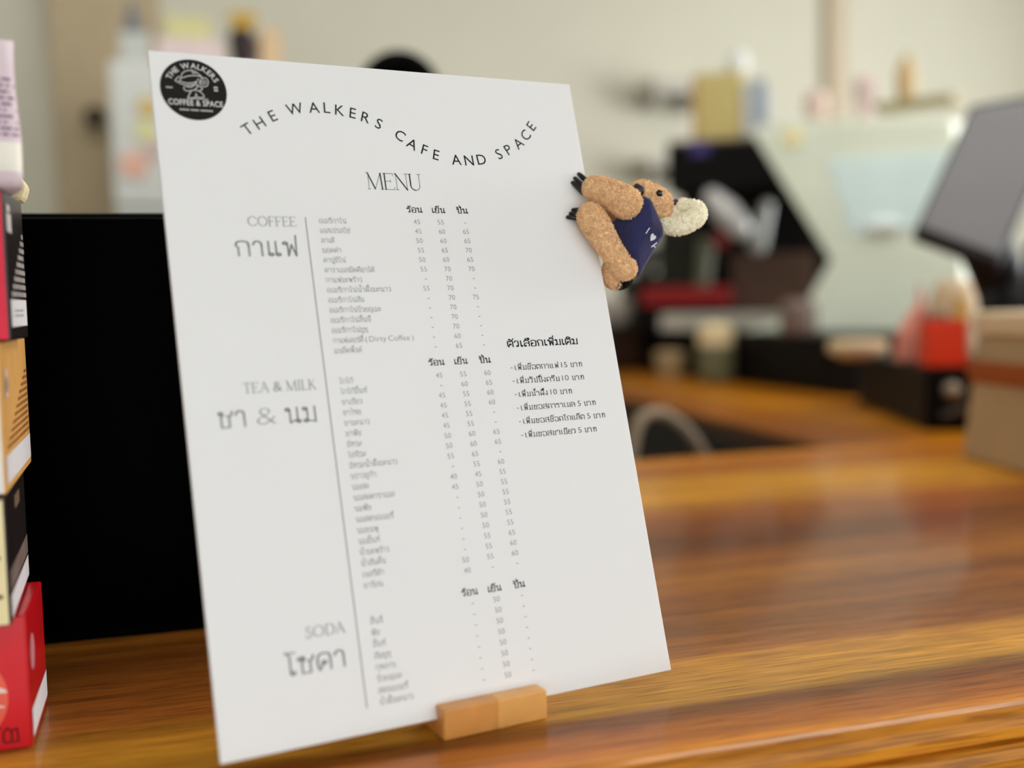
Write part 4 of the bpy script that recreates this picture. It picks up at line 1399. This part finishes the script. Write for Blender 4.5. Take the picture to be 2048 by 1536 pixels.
# dark brown back cabinet with a white cup and a dish
bc = thing('wooden_chest', 'dark brown wooden chest on the side worktop, left of the low black cabinet', 'chest', (1.26, 3.06, .0005))
obj('chest_body', box(0, .335, 0, .36, 0, .165), mat('chest_brown', (38, 24, 14), .5, .2, vary=.3, scale=10), bc, bevel=.005)
obj('drawer_front', box(.01, .325, -.008, 0, .015, .15), mat('chest_front_brown', (46, 28, 15), .5, .2, vary=.3, scale=10), bc, bevel=.002)
p_ = at(1272, 625, 3.86)
tag(obj('coffee_cup', lathe([(.035, 0), (.052, .03), (.058, .075), (.05, .09)], (p_.x, 3.15, .166), 22), mat('cup_white', (176, 170, 160), .4, .4)),
    'white cup on the dark brown wooden chest', 'cup')
gp_ = at(1330, 560, 3.95)
gr = thing('coffee_grinder', 'dark coffee grinder behind the plush koala, left of the black espresso machine', 'coffee grinder', (1.735, 3.335, .1503))
M_GR = mat('grinder_dark', (26, 26, 18), .5, .2, vary=.2)
obj('grinder_body', box(-.075, .075, -.06, .09, 0, .20), M_GR, gr, bevel=.01)
obj('hopper', lathe([(.03, .2), (.065, .26), (.07, .30), (.06, .31)], n=24), mat('hopper_smoke', (120, 118, 106), .3, .4), gr)
obj('spout', box(-.025, .025, -.10, -.06, .12, .16), M_GR, gr, bevel=.004)
# ------------------------------------------------------------------ fridge with packages, left of the board
fp = at(215, 130, 3.5)
fr_w = .60
fz = at(215, 118, 3.5).z
fr = thing('refrigerator', 'white refrigerator with coloured stickers behind the menu board', 'refrigerator', (fp.x, fp.y, FL), 0)
M_FR = mat('fridge_white', (196, 199, 193), .4, .4, vary=.02, scale=4)
fh = fz - FL
obj('cabinet', box(0, fr_w, .05, .62, 0, fh), M_FR, fr, bevel=.012, seg=3)
obj('freezer_door', box(0, fr_w, 0, .047, fh - .46, fh - .004), M_FR, fr, bevel=.01, seg=3)
obj('fridge_door', box(0, fr_w, 0, .047, .08, fh - .47), M_FR, fr, bevel=.01, seg=3)
obj('handle', box(.05, .075, -.03, -.0005, fh - .80, fh - .52), mat('handle_grey', (150, 150, 146), .4, .5), fr, bevel=.006)
for u, v, r_, c, lab in ((296, 215, .034, (196, 172, 104), 'ochre round magnet near the top of the refrigerator'), (292, 262, .036, (206, 206, 150), 'pale green round magnet under the ochre magnet'),
                         (268, 330, .044, (216, 170, 150), 'pink-orange round magnet, lowest on the refrigerator'), (308, 300, .03, (196, 172, 164), 'mauve round magnet right of the pink-orange magnet')):
    p_ = ony(u, v, fp.y - .0005)
    mg = obj('magnet', lathe([(r_, 0), (r_ * .95, .006)], (0, 0, 0), 24, Matrix.Translation(p_) @ Matrix.Rotation(math.radians(90), 4, 'X')), mat('magnet_%d' % u, c, .5, .3))
    tag(mg, lab, 'magnet', 'magnets on the refrigerator')


def on_fridge(name, label, cat, u0, u1, vtop, col, d=.2, kind='box', dy=.1, z0=None, rough=.5):
    y = fp.y + dy
    a, b2 = ony(u0, vtop, y), ony(u1, vtop, y)
    base = fz + .0005 if z0 is None else z0
    h_ = a.z - base
    m = mat('pack_' + name + str(u0), col, rough, .3, vary=.06, scale=12)
    if kind == 'box':
        o = obj(name, box(0, b2.x - a.x, 0, d, 0, h_), m, bevel=.006)
        o.location = (a.x, y, base)
    else:
        r_ = (b2.x - a.x) / 2
        o = obj(name, lathe([(r_ * .9, 0), (r_, .01), (r_, h_ * .7), (r_ * .55, h_ * .86), (r_ * .5, h_)], n=24), m)
        o.location = ((a.x + b2.x) / 2, y + r_, base)
    return tag(o, label, cat), base + h_


on_fridge('plastic_tub', 'white tub on the left of the refrigerator top', 'tub', 236, 300, 62, (178, 182, 176), dy=.06)
on_fridge('bottle', 'grey bottle behind the white tub on the refrigerator', 'bottle', 244, 282, 2, (116, 120, 128), kind='round', dy=.28)
_, zt = on_fridge('snack_box', 'lilac snack box under the green-yellow packet on the refrigerator', 'box', 312, 446, 74, (206, 188, 188), d=.14, dy=.06)
on_fridge('snack_packet', 'green-yellow packet on the lilac snack box', 'packet', 330, 420, 32, (196, 192, 136), d=.1, dy=.08, z0=zt + .0005)
pv = ony(484, 108, fp.y + .14)
pot = thing('flower_pot', 'black pot with yellow flowers on the refrigerator, right of the lilac snack box', 'plant', (pv.x, pv.y, fz + .0005))
zz = ony(484, 62, fp.y + .14).z - fz
obj('pot', lathe([(.026, 0), (.036, zz * .3), (.044, zz * .8), (.036, zz)], n=22), mat('pot_black', (44, 30, 32), .5, .3), pot)
fb = bmesh.new()
rnd = random.Random(4)
for k in range(16):
    a = rnd.uniform(0, 6.28)
    rr = rnd.uniform(0, .052)
    add_ball(fb, (rr * math.cos(a), rr * math.sin(a), zz + rnd.uniform(.0, .05)), (.02, .02, .016), sub=1)
obj('flowers', fb, mat('flower_yellow', (206, 168, 48), .7, .2, vary=.25, scale=60), pot)
on_fridge('snack_box', 'tan snack box at the right end of the refrigerator top', 'box', 518, 562, 56, (206, 178, 140), d=.12, dy=.12)
on_fridge('plastic_bag', 'pale pink bag standing between the flower pot and the tan snack box', 'bag', 500, 517, 70, (220, 204, 200), d=.1, dy=.2)

# ------------------------------------------------------------------ person behind the board: only the hair shows
hd = at(797, 98, 2.02)
PX, PY, PT = hd.x, hd.y, hd.z
pn = thing('person', 'person with black hair behind the counter, mostly hidden by the menu board', 'person', (PX, PY, FL))
HT = PT - FL


def skinned(name, pts, edges, m, parent, sub=2):
    me = bpy.data.meshes.new(name)
    me.from_pydata([p[:3] for p in pts], edges, [])
    o = bpy.data.objects.new(name, me)
    COL.objects.link(o)
    o.modifiers.new('skin', 'SKIN')
    sv_ = me.skin_vertices[0].data
    for i, p in enumerate(pts):
        sv_[i].radius = (p[3], p[4] if len(p) > 4 else p[3])
        sv_[i].use_root = (i == 0)
    s = o.modifiers.new('sub', 'SUBSURF'); s.levels = sub; s.render_levels = sub
    m2 = evaluated(o)
    m2.name = name
    bpy.data.objects.remove(o)
    bpy.data.meshes.remove(me)
    m2.materials.clear()
    m2.materials.append(m)
    for p in m2.polygons:
        p.use_smooth = True
    o = bpy.data.objects.new(name, m2)
    COL.objects.link(o)
    o.parent = parent
    return o


u_ = HT / 7.5
M_SKIN = mat('skin', (196, 146, 112), .55, .3, vary=.04)
bp_ = [(0, 0, HT * .52, .13, .10), (0, 0, HT * .62, .125, .09), (0, 0, HT * .74, .15, .10), (0, 0, HT * .815, .10, .075), (0, -.005, HT * .85, .05, .05), (0, -.01, HT * .875, .05, .055),
       (0, -.012, HT * .91, .068, .085), (0, -.005, HT * .955, .072, .09), (0, 0, HT * .985, .04, .05)]
be = [(0, 1), (1, 2), (2, 3), (3, 4), (4, 5), (5, 6), (6, 7), (7, 8)]
for s in (-1, 1):
    i = len(bp_)
    bp_ += [(s * .17, 0, HT * .80, .052), (s * .21, -.01, HT * .63, .042), (s * .15, -.10, HT * .57, .032), (s * .10, -.17, HT * .565, .026), (s * .085, -.21, HT * .56, .028)]
    be += [(3, i), (i, i + 1), (i + 1, i + 2), (i + 2, i + 3), (i + 3, i + 4)]
    i = len(bp_)
    bp_ += [(s * .09, 0, HT * .47, .085), (s * .095, -.005, HT * .28, .06), (s * .095, .01, HT * .06, .04), (s * .1, -.10, .03, .03)]
    be += [(0, i), (i, i + 1), (i + 1, i + 2), (i + 2, i + 3)]
skinned('body', bp_, be, M_SKIN, pn)
shirt = [(0, 0, HT * .50, .15, .115), (0, 0, HT * .62, .145, .108), (0, 0, HT * .74, .168, .115), (0, 0, HT * .81, .125, .09), (0, 0, HT * .84, .062, .06)]
se = [(0, 1), (1, 2), (2, 3), (3, 4)]
for s in (-1, 1):
    i = len(shirt)
    shirt += [(s * .175, 0, HT * .797, .066), (s * .205, -.005, HT * .68, .058)]
    se += [(3, i), (i, i + 1)]
skinned('shirt', shirt, se, mat('shirt_black', (22, 22, 24), .85, .1), pn)
tr_ = [(0, 0, HT * .51, .15, .115)]
te = []
for s in (-1, 1):
    i = len(tr_)
    tr_ += [(s * .09, 0, HT * .46, .1), (s * .097, -.005, HT * .28, .075), (s * .097, .01, HT * .05, .06)]
    te += [(0, i), (i, i + 1), (i + 1, i + 2)]
skinned('trousers', tr_, te, mat('trousers_dark', (38, 40, 50), .85, .1), pn)
hbm = bmesh.new()
add_ball(hbm, (0, .012, HT * .945), (.085, .105, HT * .055))
add_ball(hbm, (0, .045, HT * .91), (.078, .07, .09))
hb_ = fused(hbm, .008)
zc = HT * .905
obj('hair', hb_, mat('hair_black', (2, 2, 2), .9, .02, vary=.2, scale=90), pn, smooth=True)
for s in (-1, 1):
    obj('eye', add_ball(bmesh.new(), (s * .03, -.093, HT * .915), .009, sub=2), mat('eye_dark', (24, 20, 18), .2, .5), pn, smooth=True)
    obj('ear', add_ball(bmesh.new(), (s * .074, .0, HT * .905), (.012, .02, .03), sub=2), M_SKIN, pn, smooth=True)
obj('nose', add_ball(bmesh.new(), (0, -.1, HT * .9), (.012, .016, .02), sub=2), M_SKIN, pn, smooth=True)
obj('mouth', add_ball(bmesh.new(), (0, -.09, HT * .878), (.022, .008, .006), sub=2), mat('lips', (160, 90, 80), .5, .3), pn, smooth=True)
